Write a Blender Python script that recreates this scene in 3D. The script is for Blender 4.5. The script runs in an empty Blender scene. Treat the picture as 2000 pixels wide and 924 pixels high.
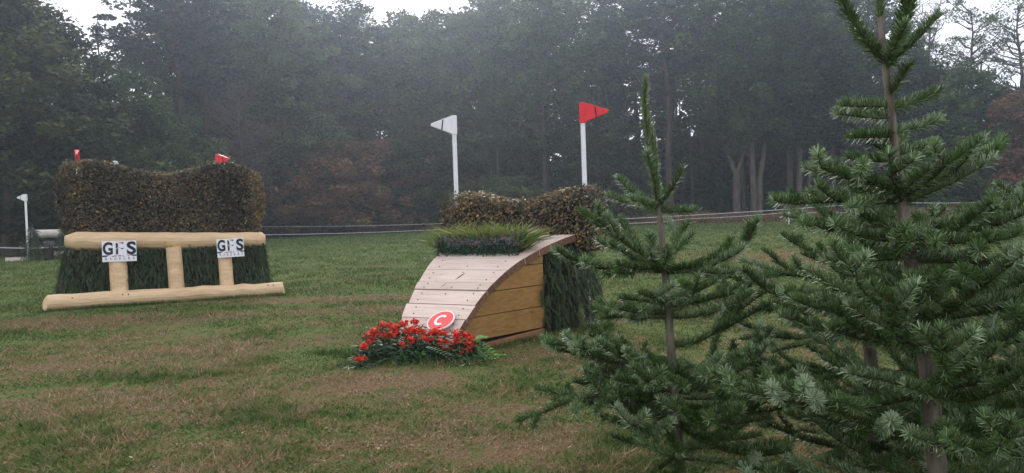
import bpy, math, random
import numpy as np
from mathutils import Vector, Matrix, Euler

random.seed(7)
rng = np.random.default_rng(11)
R = math.radians
sc = bpy.context.scene

# ------------------------------------------------------------------ camera
PITCH, ROLL, EYE = R(1.58), R(1.9), 1.5
fwd = Vector((0, math.cos(PITCH), -math.sin(PITCH)))
r0 = Vector((1, 0, 0)); u0 = r0.cross(fwd)
cr = r0 * math.cos(ROLL) - u0 * math.sin(ROLL)
cu = u0 * math.cos(ROLL) + r0 * math.sin(ROLL)
cam_d = bpy.data.cameras.new('camera')
cam_d.sensor_width = 36.0; cam_d.lens = 26.1
cam_d.clip_start = 0.05; cam_d.clip_end = 2000
cam = bpy.data.objects.new('camera', cam_d)
m = Matrix((cr, cu, -fwd)).transposed().to_4x4(); m.translation = (0, 0, EYE)
cam.matrix_world = m
sc.collection.objects.link(cam); sc.camera = cam

# ------------------------------------------------------------------ sky, sun, exposure
SUN_AZ, SUN_EL = R(-8), R(32)          # the veiled sun stands over the wood, a little left of the view
w = bpy.data.worlds.new('World'); sc.world = w; w.use_nodes = True
nt = w.node_tree; nt.nodes.clear()
out = nt.nodes.new('ShaderNodeOutputWorld')
sky = nt.nodes.new('ShaderNodeTexSky'); sky.sky_type = 'NISHITA'; sky.sun_disc = False
sky.sun_elevation = SUN_EL; sky.sun_rotation = SUN_AZ
b1 = nt.nodes.new('ShaderNodeBackground'); b1.inputs[1].default_value = 0.10
nt.links.new(sky.outputs[0], b1.inputs[0])
tc = nt.nodes.new('ShaderNodeTexCoord')
nz = nt.nodes.new('ShaderNodeTexNoise'); nz.inputs['Scale'].default_value = 3.0; nz.inputs['Detail'].default_value = 5
nt.links.new(tc.outputs['Generated'], nz.inputs['Vector'])
rp = nt.nodes.new('ShaderNodeValToRGB')
rp.color_ramp.elements[0].position = 0.3; rp.color_ramp.elements[0].color = (0.72, 0.75, 0.85, 1)
rp.color_ramp.elements[1].position = 0.65; rp.color_ramp.elements[1].color = (0.97, 0.97, 1.0, 1)
nt.links.new(nz.outputs[0], rp.inputs[0])
b2 = nt.nodes.new('ShaderNodeBackground'); b2.inputs[1].default_value = 1.35
nt.links.new(rp.outputs[0], b2.inputs[0])
mx = nt.nodes.new('ShaderNodeMixShader'); mx.inputs[0].default_value = 0.85
nt.links.new(b1.outputs[0], mx.inputs[1]); nt.links.new(b2.outputs[0], mx.inputs[2])
nt.links.new(mx.outputs[0], out.inputs[0])

sd = bpy.data.lights.new('sun', 'SUN'); sd.energy = 1.5; sd.angle = R(20); sd.color = (1.0, 0.95, 0.88)
so = bpy.data.objects.new('sun', sd); sc.collection.objects.link(so)
sv = Vector((math.sin(SUN_AZ) * math.cos(SUN_EL), math.cos(SUN_AZ) * math.cos(SUN_EL), math.sin(SUN_EL)))
so.rotation_euler = (-sv).to_track_quat('-Z', 'Y').to_euler(); so.location = (0, 0, 60)

vs = sc.view_settings
vs.view_transform = 'Standard'; vs.look = 'None'; vs.exposure = 0.42; vs.gamma = 1.0; vs.use_curve_mapping = False
sc.cycles.use_denoising = True
sc.cycles.max_bounces = 6; sc.cycles.diffuse_bounces = 3; sc.cycles.transparent_max_bounces = 4
sc.cycles.volume_bounces = 1

# ------------------------------------------------------------------ helpers
def tag(o, label=None, cat=None, group=None, kind=None):
    if label: o['label'] = label
    if cat: o['category'] = cat
    if group: o['group'] = group
    if kind: o['kind'] = kind
    return o

def link(o, parent=None):
    sc.collection.objects.link(o)
    if parent is not None: o.parent = parent
    return o

def empty(name, loc=(0, 0, 0), rz=0.0):
    o = bpy.data.objects.new(name, None); o.empty_display_size = 0.2
    o.location = loc; o.rotation_euler = (0, 0, rz)
    return link(o)

def mesh_obj(name, me, mat, parent=None, loc=None):
    o = bpy.data.objects.new(name, me)
    if mat is not None and len(me.materials) == 0: me.materials.append(mat)
    if loc is not None: o.location = loc
    return link(o, parent)

def soup_mesh(name, V, tint=None, mat=None):
    """V (n,k,3): n separate k-gons; tint (n,) becomes a per-face attribute."""
    V = np.asarray(V, dtype=np.float32); n, k, _ = V.shape
    me = bpy.data.meshes.new(name)
    me.vertices.add(n * k); me.vertices.foreach_set('co', V.reshape(-1))
    me.loops.add(n * k); me.loops.foreach_set('vertex_index', np.arange(n * k, dtype=np.int32))
    me.polygons.add(n); me.polygons.foreach_set('loop_start', np.arange(0, n * k, k, dtype=np.int32))
    if tint is not None:
        a = me.attributes.new('tint', 'FLOAT', 'FACE'); a.data.foreach_set('value', np.asarray(tint, dtype=np.float32))
    me.update(calc_edges=True)
    if mat is not None: me.materials.append(mat)
    return me

class MB:
    def __init__(s): s.v = []; s.f = []
    def add(s, vs_, fs):
        o = len(s.v); s.v += [tuple(p) for p in vs_]; s.f += [tuple(i + o for i in f) for f in fs]
    def box(s, a, b):
        x0, y0, z0 = a; x1, y1, z1 = b
        s.add([(x0,y0,z0),(x1,y0,z0),(x1,y1,z0),(x0,y1,z0),(x0,y0,z1),(x1,y0,z1),(x1,y1,z1),(x0,y1,z1)],
              [(0,3,2,1),(4,5,6,7),(0,1,5,4),(1,2,6,5),(2,3,7,6),(3,0,4,7)])
    def tube(s, pts, rad, n=8, cap=True, jit=0.0):
        pts = [Vector(p) for p in pts]; N = len(pts); vv = []; ff = []
        t0 = (pts[1] - pts[0]).normalized()
        ref = Vector((0, 0, 1)) if abs(t0.z) < 0.9 else Vector((1, 0, 0))
        a = t0.cross(ref).normalized()
        for i in range(N):
            t = (pts[min(i + 1, N - 1)] - pts[max(i - 1, 0)]).normalized()
            a = (a - t * a.dot(t)).normalized(); b = t.cross(a)
            for k in range(n):
                g = 2 * math.pi * k / n; r = rad[i] * (1 + (random.uniform(-jit, jit) if jit else 0))
                vv.append(pts[i] + (a * math.cos(g) + b * math.sin(g)) * r)
        for i in range(N - 1):
            for k in range(n):
                k2 = (k + 1) % n
                ff.append((i * n + k, i * n + k2, (i + 1) * n + k2, (i + 1) * n + k))
        if cap:
            ff.append(tuple(range(n - 1, -1, -1))); ff.append(tuple((N - 1) * n + k for k in range(n)))
        s.add(vv, ff)
    def prism(s, poly, d):
        """closed polygon (3D points) pushed along vector d"""
        n = len(poly); d = Vector(d); P = [Vector(p) for p in poly]
        s.add(P + [p + d for p in P], [tuple(range(n - 1, -1, -1)), tuple(range(n, 2 * n))] +
              [(i, (i + 1) % n, n + (i + 1) % n, n + i) for i in range(n)])
    def mesh(s, name, smooth=False):
        me = bpy.data.meshes.new(name); me.from_pydata(s.v, [], s.f); me.update()
        if smooth: me.polygons.foreach_set('use_smooth', [True] * len(me.polygons))
        return me
    def build(s, name, mat, parent=None, smooth=False, bevel=0):
        o = mesh_obj(name, s.mesh(name, smooth), mat, parent)
        if bevel:
            b = o.modifiers.new('bevel', 'BEVEL'); b.width = bevel; b.segments = 2; b.limit_method = 'ANGLE'
        return o

def copy_tree(o, parent=None):
    c = o.copy(); sc.collection.objects.link(c)
    if parent is not None: c.parent = parent
    for ch in list(o.children): copy_tree(ch, c)
    return c

# ---- numpy value noise (3D), 0..1
_perm = rng.random((64, 64, 64)).astype(np.float32)
def vnoise(P, s):
    Q = np.asarray(P, dtype=np.float64) * s; i = np.floor(Q).astype(int); f = Q - i; f = f * f * (3 - 2 * f); r = 0
    for dx in (0, 1):
        for dy in (0, 1):
            for dz in (0, 1):
                wgt = (f[:, 0] if dx else 1 - f[:, 0]) * (f[:, 1] if dy else 1 - f[:, 1]) * (f[:, 2] if dz else 1 - f[:, 2])
                r = r + wgt * _perm[(i[:, 0] + dx) % 64, (i[:, 1] + dy) % 64, (i[:, 2] + dz) % 64]
    return r

def unit(a): return a / np.maximum(np.linalg.norm(a, axis=-1, keepdims=True), 1e-9)

def leaf_quads(C, size, flat=0.5, aspect=0.6, normal=None):
    """diamond leaves at centres C (n,3)"""
    n = len(C); size = np.broadcast_to(size, (n,))
    nn = rng.normal(size=(n, 3))
    nn[:, 2] = np.abs(nn[:, 2]) + flat
    if normal is not None: nn = nn * 0.55 + normal
    nn = unit(nn); t = unit(np.cross(nn, rng.normal(size=(n, 3)))); b = np.cross(nn, t)
    s1 = (size * 0.5)[:, None]; s2 = s1 * aspect
    return np.stack([C - t * s1, C + b * s2, C + t * s1, C - b * s2], axis=1)

# ------------------------------------------------------------------ materials
def nodes(mat):
    mat.use_nodes = True; t = mat.node_tree; t.nodes.clear(); return t
def N(t, kind, **kw):
    n = t.nodes.new('ShaderNode' + kind)
    for k, v in kw.items():
        if k.startswith('i_'):
            key = k[2:]; key = int(key) if key.isdigit() else key.replace('_', ' ')
            n.inputs[key].default_value = v
        else: setattr(n, k, v)
    return n
def L(t, a, b): t.links.new(a, b)
def ramp(t, stops, fac=None):
    r = N(t, 'ValToRGB'); cr_ = r.color_ramp
    while len(cr_.elements) < len(stops): cr_.elements.new(0.5)
    for e, (p, c) in zip(cr_.elements, stops): e.position = p; e.color = (*c, 1)
    if fac is not None: L(t, fac, r.inputs[0])
    return r
def principled(t, color=None, rough=0.6, spec=0.3):
    p = N(t, 'BsdfPrincipled'); p.inputs['Roughness'].default_value = rough; p.inputs['Specular IOR Level'].default_value = spec
    if color is not None:
        if isinstance(color, tuple): p.inputs['Base Color'].default_value = (*color, 1)
        else: L(t, color, p.inputs['Base Color'])
    o = N(t, 'OutputMaterial'); L(t, p.outputs[0], o.inputs[0]); return p, o
def bump(t, h, p, strength=0.3, dist=0.01):
    b = N(t, 'Bump', i_Strength=strength, i_Distance=dist); L(t, h, b.inputs['Height']); L(t, b.outputs[0], p.inputs['Normal'])

def m_plain(name, col, rough=0.5, spec=0.4, var=0.12, scale=6.0):
    mt = bpy.data.materials.new(name); t = nodes(mt)
    c = N(t, 'TexCoord'); n = N(t, 'TexNoise', i_Scale=scale, i_Detail=4.0); L(t, c.outputs['Object'], n.inputs['Vector'])
    r = ramp(t, [(0.3, tuple(x * (1 - var) for x in col)), (0.7, tuple(min(1, x * (1 + var)) for x in col))], n.outputs[0])
    p, o = principled(t, r.outputs[0], rough, spec); bump(t, n.outputs[0], p, 0.1, 0.004); return mt

def m_leaf(name, stops, transl=0.3, rough=0.55, objvar=0.0, spec=0.25):
    """colour from the per-face 'tint' attribute; some light passes through"""
    mt = bpy.data.materials.new(name); t = nodes(mt)
    a = N(t, 'Attribute', attribute_name='tint'); fac = a.outputs['Fac']
    if objvar:
        oi = N(t, 'ObjectInfo'); m1 = N(t, 'MapRange', i_3=-objvar, i_4=objvar); L(t, oi.outputs['Random'], m1.inputs[0])
        ad = N(t, 'Math', operation='ADD'); L(t, fac, ad.inputs[0]); L(t, m1.outputs[0], ad.inputs[1]); fac = ad.outputs[0]
    r = ramp(t, stops, fac)
    p, o = principled(t, r.outputs[0], rough, spec)
    if transl:
        tr = N(t, 'BsdfTranslucent'); L(t, r.outputs[0], tr.inputs[0])
        mxs = N(t, 'MixShader', i_0=transl); L(t, p.outputs[0], mxs.inputs[1]); L(t, tr.outputs[0], mxs.inputs[2]); L(t, mxs.outputs[0], o.inputs[0])
    return mt

def m_wood(name, stops, stretch=(1.2, 14, 14), rough=0.7, knots=True, bs=0.25):
    mt = bpy.data.materials.new(name); t = nodes(mt)
    c = N(t, 'TexCoord'); oi = N(t, 'ObjectInfo')
    off = N(t, 'VectorMath', operation='ADD'); sc3 = N(t, 'VectorMath', operation='SCALE'); sc3.inputs['Scale'].default_value = 37.0
    cmb = N(t, 'CombineXYZ')
    for i in range(3): L(t, oi.outputs['Random'], cmb.inputs[i])
    L(t, cmb.outputs[0], sc3.inputs[0]); L(t, c.outputs['Object'], off.inputs[0]); L(t, sc3.outputs[0], off.inputs[1])
    mp = N(t, 'Mapping'); mp.inputs['Scale'].default_value = stretch; L(t, off.outputs[0], mp.inputs[0])
    n1 = N(t, 'TexNoise', i_Scale=2.2, i_Detail=6.0, i_Distortion=0.6); L(t, mp.outputs[0], n1.inputs['Vector'])
    n2 = N(t, 'TexNoise', i_Scale=1.7, i_Detail=3.0); L(t, off.outputs[0], n2.inputs['Vector'])
    mixf = N(t, 'Math', operation='MULTIPLY_ADD', i_1=0.65); L(t, n1.outputs[0], mixf.inputs[0])
    h = N(t, 'Math', operation='MULTIPLY', i_1=0.35); L(t, n2.outputs[0], h.inputs[0]); L(t, h.outputs[0], mixf.inputs[2])
    r = ramp(t, stops, mixf.outputs[0]); col = r.outputs[0]
    # each board its own shade
    hv = N(t, 'HueSaturation'); mr = N(t, 'MapRange', i_3=0.86, i_4=1.1); L(t, oi.outputs['Random'], mr.inputs[0]); L(t, mr.outputs[0], hv.inputs['Value'])
    L(t, col, hv.inputs['Color']); col = hv.outputs[0]
    if knots:
        vo = N(t, 'TexVoronoi', i_Scale=2.6); mk = N(t, 'Mapping'); mk.inputs['Scale'].default_value = (1, 1.6, 1.6) if stretch[0] < 5 else (1.6, 1, 1.6)
        L(t, off.outputs[0], mk.inputs[0]); L(t, mk.outputs[0], vo.inputs['Vector'])
        kr = ramp(t, [(0.045, (1, 1, 1)), (0.085, (0, 0, 0))], vo.outputs['Distance'])
        mk2 = N(t, 'MixRGB', blend_type='MULTIPLY'); mk2.inputs[2].default_value = (0.42, 0.3, 0.22, 1)
        ml = N(t, 'Math', operation='MULTIPLY', i_1=0.75); L(t, kr.outputs[0], ml.inputs[0]); L(t, ml.outputs[0], mk2.inputs[0]); L(t, col, mk2.inputs[1]); col = mk2.outputs[0]
    p, o = principled(t, col, rough, 0.25); bump(t, n1.outputs[0], p, bs, 0.006); return mt

def m_bark(name, c1, c2, scale=5.0):
    mt = bpy.data.materials.new(name); t = nodes(mt)
    c = N(t, 'TexCoord'); mp = N(t, 'Mapping'); mp.inputs['Scale'].default_value = (1, 1, 0.22); L(t, c.outputs['Object'], mp.inputs[0])
    n = N(t, 'TexNoise', i_Scale=scale, i_Detail=6.0); L(t, mp.outputs[0], n.inputs['Vector'])
    r = ramp(t, [(0.3, c1), (0.68, c2)], n.outputs[0]); p, o = principled(t, r.outputs[0], 0.9, 0.1); bump(t, n.outputs[0], p, 0.6, 0.02); return mt

# brown worn patches: (x, y, rx, ry, amount)
PATCH = [(-6.6, 12.3, 3.2, 1.1, .8), (-3.6, 14.6, 3.4, .8, .75), (-2.0, 12.6, 2.2, .75, .6), (-4.4, 9.0, 2.6, 1.2, .45), (-1.2, 6.9, .9, .45, .8),
         (-3.4, 6.4, 2.2, .9, .4), (8.2, 22.6, 3.6, 4.2, 1.0), (6.5, 18.0, 2.6, 1.1, .55), (-.3, 5.3, 1.5, .7, .4), (.9, 8.0, .9, .45, .7), (2.6, 12.5, 1.6, .8, .4),
         (-4.2, 19.0, 3.0, .9, .5), (-5.5, 24.5, 3.5, .9, .4), (-2.2, 8.5, .9, .6, -.9), (-3.7, 7.3, .55, .22, -.9), (-6.2, 13.4, 2.6, .28, -.6), (1.2, 5.6, 1.0, .8, -.3), (-5, 5.6, 1.6, 1.0, -.25)]
def ground_color(t):
    g = N(t, 'NewGeometry'); sp = N(t, 'SeparateXYZ'); L(t, g.outputs['Position'], sp.inputs[0])
    cb = N(t, 'CombineXYZ'); L(t, sp.outputs[0], cb.inputs[0]); L(t, sp.outputs[1], cb.inputs[1])
    n1 = N(t, 'TexNoise', i_Scale=0.8, i_Detail=6.0); L(t, cb.outputs[0], n1.inputs['Vector'])
    n2 = N(t, 'TexNoise', i_Scale=4.5, i_Detail=6.0); L(t, cb.outputs[0], n2.inputs['Vector'])
    n3 = N(t, 'TexNoise', i_Scale=45.0, i_Detail=4.0); L(t, cb.outputs[0], n3.inputs['Vector'])
    # wobble for the patch outlines
    wv = N(t, 'VectorMath', operation='MULTIPLY_ADD'); L(t, n2.outputs['Color'], wv.inputs[0]); wv.inputs[1].default_value = (1.1, 1.1, 0); L(t, cb.outputs[0], wv.inputs[2])
    near = N(t, 'MapRange', i_1=7.0, i_2=17.0, i_3=0.24, i_4=-0.03); L(t, sp.outputs[1], near.inputs[0])
    acc = near.outputs[0]
    for (x, y, rx, ry, am) in PATCH:
        sb = N(t, 'VectorMath', operation='SUBTRACT'); L(t, wv.outputs[0], sb.inputs[0]); sb.inputs[1].default_value = (x + .55, y + .55, 0)
        ml = N(t, 'VectorMath', operation='MULTIPLY'); L(t, sb.outputs[0], ml.inputs[0]); ml.inputs[1].default_value = (1 / rx, 1 / ry, 0)
        ln = N(t, 'VectorMath', operation='LENGTH'); L(t, ml.outputs[0], ln.inputs[0])
        mr = N(t, 'MapRange', interpolation_type='SMOOTHSTEP', i_1=0.35, i_2=1.25, i_3=am * .42, i_4=0.0); L(t, ln.outputs['Value'], mr.inputs[0])
        ad = N(t, 'Math', operation='ADD'); L(t, acc, ad.inputs[0]); L(t, mr.outputs[0], ad.inputs[1]); acc = ad.outputs[0]
    for n, k in ((n1, 0.8), (n2, 1.0), (n3, 0.5)):
        s = N(t, 'Math', operation='SUBTRACT', i_1=0.5); L(t, n.outputs[0], s.inputs[0])
        ma = N(t, 'Math', operation='MULTIPLY_ADD', i_1=k * 1.3); L(t, s.outputs[0], ma.inputs[0]); L(t, acc, ma.inputs[2]); acc = ma.outputs[0]
    br = N(t, 'MapRange', interpolation_type='SMOOTHSTEP', i_1=-0.06, i_2=0.5); L(t, acc, br.inputs[0])
    return br.outputs[0], n1, n2, n3

def m_ground():
    mt = bpy.data.materials.new('turf'); t = nodes(mt)
    br, n1, n2, n3 = ground_color(t)
    gr = ramp(t, [(0.3, (0.060, 0.090, 0.025)), (0.7, (0.120, 0.160, 0.048))], n2.outputs[0])
    bn = ramp(t, [(0.3, (0.085, 0.052, 0.028)), (0.55, (0.150, 0.098, 0.055)), (0.75, (0.215, 0.150, 0.088))], n3.outputs[0])
    mxc = N(t, 'MixRGB'); L(t, br, mxc.inputs[0]); L(t, gr.outputs[0], mxc.inputs[1]); L(t, bn.outputs[0], mxc.inputs[2])
    p, o = principled(t, mxc.outputs[0], 0.95, 0.05)
    bump(t, n3.outputs[0], p, 0.7, 0.03); return mt
def m_grass():
    mt = bpy.data.materials.new('grass_blades'); t = nodes(mt)
    br, n1, n2, n3 = ground_color(t)
    a = N(t, 'Attribute', attribute_name='tint')
    ad = N(t, 'Math', operation='MULTIPLY_ADD', i_1=0.72, i_2=-0.24); L(t, br, ad.inputs[0])
    s2 = N(t, 'Math', operation='ADD'); L(t, ad.outputs[0], s2.inputs[0]); L(t, a.outputs['Fac'], s2.inputs[1])
    r = ramp(t, [(0.0, (0.046, 0.086, 0.018)), (0.3, (0.100, 0.150, 0.038)), (0.52, (0.155, 0.175, 0.062)), (0.78, (0.225, 0.155, 0.082)), (1.0, (0.37, 0.275, 0.16))], s2.outputs[0])
    p, o = principled(t, r.outputs[0], 0.7, 0.15)
    tr = N(t, 'BsdfTranslucent'); L(t, r.outputs[0], tr.inputs[0]); mxs = N(t, 'MixShader', i_0=0.25)
    L(t, p.outputs[0], mxs.inputs[1]); L(t, tr.outputs[0], mxs.inputs[2]); L(t, mxs.outputs[0], o.inputs[0]); return mt

M = {}
M['turf'] = m_ground(); M['grass'] = m_grass()
M['litter'] = m_plain('leaf_litter', (0.075, 0.048, 0.030), 0.95, 0.05, 0.5, 1.5)
M['log'] = m_wood('peeled_log', [(0.25, (0.45, 0.30, 0.165)), (0.5, (0.62, 0.44, 0.265)), (0.75, (0.72, 0.54, 0.345))], (1.2, 9, 9), 0.55, False, 0.12)
M['old_log'] = m_wood('weathered_log', [(0.25, (0.36, 0.33, 0.29)), (0.6, (0.58, 0.54, 0.48))], (1.2, 9, 9), 0.8, False)
M['old_end'] = m_plain('log_end', (0.16, 0.14, 0.12), 0.9, 0.1, 0.3, 8)
M['plank'] = m_wood('pale_plank', [(0.25, (0.45, 0.33, 0.27)), (0.5, (0.62, 0.49, 0.42)), (0.75, (0.72, 0.60, 0.52))], (1.3, 18, 18), 0.75)
M['plank_edge'] = m_wood('cut_end_grain', [(0.25, (0.085, 0.045, 0.028)), (0.5, (0.165, 0.082, 0.05)), (0.75, (0.26, 0.15, 0.09))], (4, 9, 20), 0.85, False, 0.5)
M['board'] = m_wood('stained_board', [(0.25, (0.155, 0.078, 0.022)), (0.5, (0.265, 0.142, 0.042)), (0.78, (0.36, 0.215, 0.075))], (14, 1.3, 14), 0.65)
M['board_low'] = m_wood('base_board', [(0.25, (0.15, 0.07, 0.035)), (0.7, (0.27, 0.14, 0.07))], (14, 1.3, 14), 0.8, False)
M['dark'] = m_plain('dark_timber', (0.03, 0.024, 0.018), 0.9, 0.1, 0.3)
M['screw'] = m_plain('screw_head', (0.035, 0.03, 0.03), 0.5, 0.4, 0.1)
M['white'] = m_plain('white_plastic', (0.74, 0.75, 0.78), 0.35, 0.4, 0.05)
M['red'] = m_plain('red_plastic', (0.70, 0.018, 0.03), 0.38, 0.4, 0.06)
M['black'] = m_plain('black_band', (0.012, 0.012, 0.015), 0.5, 0.3, 0.1)
M['navy'] = m_plain('navy_print', (0.012, 0.014, 0.035), 0.4, 0.3, 0.1)
M['signred'] = m_plain('red_print', (0.42, 0.03, 0.05), 0.4, 0.3, 0.08)
M['discred'] = m_plain('disc_red', (0.74, 0.075, 0.07), 0.45, 0.35, 0.05)
M['tape'] = m_plain('fence_tape', (0.66, 0.68, 0.72), 0.5, 0.3, 0.08)
M['twig'] = m_bark('hedge_twigs', (0.02, 0.014, 0.010), (0.055, 0.04, 0.028), 20)
M['hedge'] = m_leaf('hedge_leaves', [(0.0, (0.026, 0.024, 0.016)), (0.2, (0.075, 0.060, 0.042)), (0.38, (0.105, 0.095, 0.055)), (0.55, (0.16, 0.11, 0.058)), (0.75, (0.28, 0.165, 0.055)), (1.0, (0.50, 0.34, 0.08))], 0.25, 0.5)
M['spruce'] = m_leaf('spruce_sprays', [(0.0, (0.016, 0.030, 0.014)), (0.5, (0.046, 0.076, 0.034)), (0.9, (0.10, 0.135, 0.068)), (1.0, (0.16, 0.11, 0.06))], 0.12, 0.6)
M['fir'] = m_leaf('fir_needles', [(0.0, (0.014, 0.036, 0.009)), (0.4, (0.052, 0.104, 0.024)), (0.75, (0.125, 0.205, 0.068)), (1.0, (0.33, 0.41, 0.28))], 0.15, 0.42, 0.0, 0.4)
M['firbark'] = m_bark('fir_bark', (0.075, 0.062, 0.048), (0.23, 0.20, 0.16), 30)
M['firtwig'] = m_bark('fir_twig', (0.045, 0.04, 0.018), (0.10, 0.085, 0.04), 60)
M['bark'] = m_bark('grey_bark', (0.055, 0.045, 0.038), (0.15, 0.125, 0.105), 3)
M['pinebark'] = m_bark('pine_bark', (0.045, 0.032, 0.026), (0.13, 0.085, 0.065), 3)
M['bare'] = m_bark('bare_twigs', (0.075, 0.058, 0.058), (0.13, 0.10, 0.10), 3)
M['lf_dark'] = m_leaf('leaf_dark_green', [(0.0, (0.012, 0.024, 0.008)), (0.5, (0.040, 0.060, 0.018)), (1.0, (0.115, 0.130, 0.032))], 0.3, 0.6, 0.16)
M['lf_mid'] = m_leaf('leaf_mid_green', [(0.0, (0.020, 0.040, 0.011)), (0.5, (0.060, 0.098, 0.026)), (1.0, (0.145, 0.185, 0.048))], 0.3, 0.6, 0.16)
M['lf_pale'] = m_leaf('leaf_pale_green', [(0.0, (0.042, 0.064, 0.022)), (0.5, (0.095, 0.132, 0.044)), (1.0, (0.18, 0.215, 0.075))], 0.35, 0.6, 0.14)
M['lf_rust'] = m_leaf('leaf_russet', [(0.0, (0.075, 0.056, 0.030)), (0.4, (0.19, 0.105, 0.062)), (0.75, (0.30, 0.14, 0.085)), (1.0, (0.23, 0.19, 0.08))], 0.3, 0.6, 0.05)
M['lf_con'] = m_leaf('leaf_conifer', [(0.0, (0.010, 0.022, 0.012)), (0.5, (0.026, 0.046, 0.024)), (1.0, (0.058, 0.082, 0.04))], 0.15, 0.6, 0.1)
M['drygrass'] = m_leaf('dry_grass', [(0.0, (0.14, 0.08, 0.042)), (0.5, (0.27, 0.16, 0.09)), (1.0, (0.38, 0.25, 0.15))], 0.3, 0.8)
M['petal'] = m_leaf('red_petals', [(0.0, (0.50, 0.016, 0.014)), (0.6, (0.72, 0.035, 0.018)), (1.0, (0.86, 0.13, 0.035))], 0.2, 0.6)
M['bedleaf'] = m_leaf('bed_leaves', [(0.0, (0.010, 0.030, 0.012)), (0.6, (0.028, 0.070, 0.024)), (1.0, (0.085, 0.16, 0.045))], 0.2, 0.45, 0, 0.4)
M['fern'] = m_leaf('fern_fronds', [(0.0, (0.09, 0.13, 0.06)), (1.0, (0.17, 0.21, 0.11))], 0.2, 0.5)
M['bright'] = m_leaf('bright_fronds', [(0.0, (0.06, 0.26, 0.05)), (1.0, (0.16, 0.50, 0.11))], 0.25, 0.45)
M['sedge'] = m_leaf('sedge_blades', [(0.0, (0.05, 0.10, 0.022)), (0.5, (0.17, 0.22, 0.05)), (1.0, (0.40, 0.40, 0.14))], 0.3, 0.5)
M['lavender'] = m_leaf('lavender_sprigs', [(0.0, (0.016, 0.06, 0.034)), (0.5, (0.05, 0.13, 0.07)), (0.62, (0.085, 0.09, 0.13)), (0.8, (0.17, 0.14, 0.20)), (1.0, (0.34, 0.20, 0.19))], 0.2, 0.6)
M['fallen'] = m_leaf('fallen_leaf', [(0.0, (0.16, 0.07, 0.03)), (0.5, (0.34, 0.17, 0.07)), (1.0, (0.45, 0.36, 0.22))], 0.2, 0.7)

# ------------------------------------------------------------------ ground
g = MB(); xs = np.concatenate([np.linspace(-200, -40, 9), np.linspace(-36, 36, 73), np.linspace(40, 200, 9)])
ys = np.concatenate([np.linspace(-60, -4, 8), np.linspace(0, 40, 81), np.linspace(44, 220, 23)])
XX, YY = np.meshgrid(xs, ys, indexing='ij')
PP = np.stack([XX.ravel(), YY.ravel(), np.zeros(XX.size)], 1)
def gz(P):
    P = np.asarray(P, dtype=np.float64).reshape(-1, 3).copy(); P[:, 2] = 0.5
    return (vnoise(P, 0.9) - 0.5) * 0.035 + (vnoise(P, 0.33) - 0.5) * 0.05 - 0.012
PP[:, 2] = gz(PP)
nx, ny = len(xs), len(ys)
F = [(i * ny + j, (i + 1) * ny + j, (i + 1) * ny + j + 1, i * ny + j + 1) for i in range(nx - 1) for j in range(ny - 1)]
me = bpy.data.meshes.new('ground'); me.from_pydata(PP.tolist(), [], F); me.update()
me.polygons.foreach_set('use_smooth', [True] * len(me.polygons))
tag(mesh_obj('ground', me, M['turf']), 'mown field of patchy green and brown worn turf', None, None, 'structure')

# floor of the wood: brown litter beyond the field edge
edge = [(-160, 44.5), (-60, 45), (-30, 44), (-28.6, 50), (-28.5, 70), (-29, 86), (-20, 89.5), (0, 88), (15, 86.5), (26, 84.5), (33, 75.5), (60, 68), (160, 60)]
g = MB()
for (x0, y0), (x1, y1) in zip(edge[:-1], edge[1:]):
    g.add([(x0, y0, .045), (x1, y1, .045), (x1, 215, .05), (x0, 215, .05)], [(0, 1, 2, 3)])
tag(g.build('woodland_floor', M['litter']), 'brown leaf litter under the trees beyond the field', None, None, 'structure')

# grass blades (uncountable): denser close by
def grass(n, y0, y1, hmul):
    Y = y0 * (y1 / y0) ** rng.random(n); X = (rng.random(n) * 2 - 1) * (Y * 0.74 + 0.5)
    P = np.stack([X, Y, np.zeros(n)], 1)
    P += rng.normal(size=(n, 3)) * np.array([.02, .02, 0])
    P[:, 2] = gz(P) - 0.004
    tuft = vnoise(P, 1.7)
    h = (0.014 + 0.030 * rng.random(n)) * (0.35 + 1.9 * tuft ** 2) * hmul * (1 + np.minimum(Y, 50) / 30)
    wd = (0.0020 + 0.0022 * rng.random(n)) * (1 + np.minimum(Y, 55) / 7)
    az = rng.random(n) * 2 * np.pi; lean = rng.normal(size=(n, 2)) * .95
    b = np.stack([np.cos(az), np.sin(az), np.zeros(n)], 1) * wd[:, None]
    tip = P + np.stack([lean[:, 0] * h, lean[:, 1] * h, h], 1)
    tint = np.clip(0.34 + 0.22 * rng.normal(size=n) + .5 * (vnoise(P + 7, 5.5) - .5) + .3 * (vnoise(P + 3, 13) - .5), -.3, 1.2)
    return np.stack([P - b, P + b, tip], 1), tint
V1, t1 = grass(470000, 3.2, 92, 1.0)
tag(mesh_obj('grass', soup_mesh('grass', V1, t1), M['grass']), 'short patchy green and straw coloured grass across the field', None, None, 'stuff')
# low clover and plantain between the blades
n = 90000; Y = 3.2 * (26 / 3.2) ** rng.random(n); P = np.stack([(rng.random(n) * 2 - 1) * (Y * .74 + .5), Y, np.zeros(n)], 1); keep = (vnoise(P, 1.1) * .6 + vnoise(P, 3.7) * .6) > .56; P = P[keep]; n = len(P)
P[:, 2] = gz(P) + rng.uniform(.004, .026, n)
tag(mesh_obj('clover', soup_mesh('clover', leaf_quads(P, rng.uniform(.010, .024, n) * (1 + P[:, 1] / 22), 1.0, .75), np.clip(rng.normal(.16, .2, n), -.2, 1)), M['grass']), 'low clover and weeds growing through the turf', None, None, 'stuff')
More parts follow.
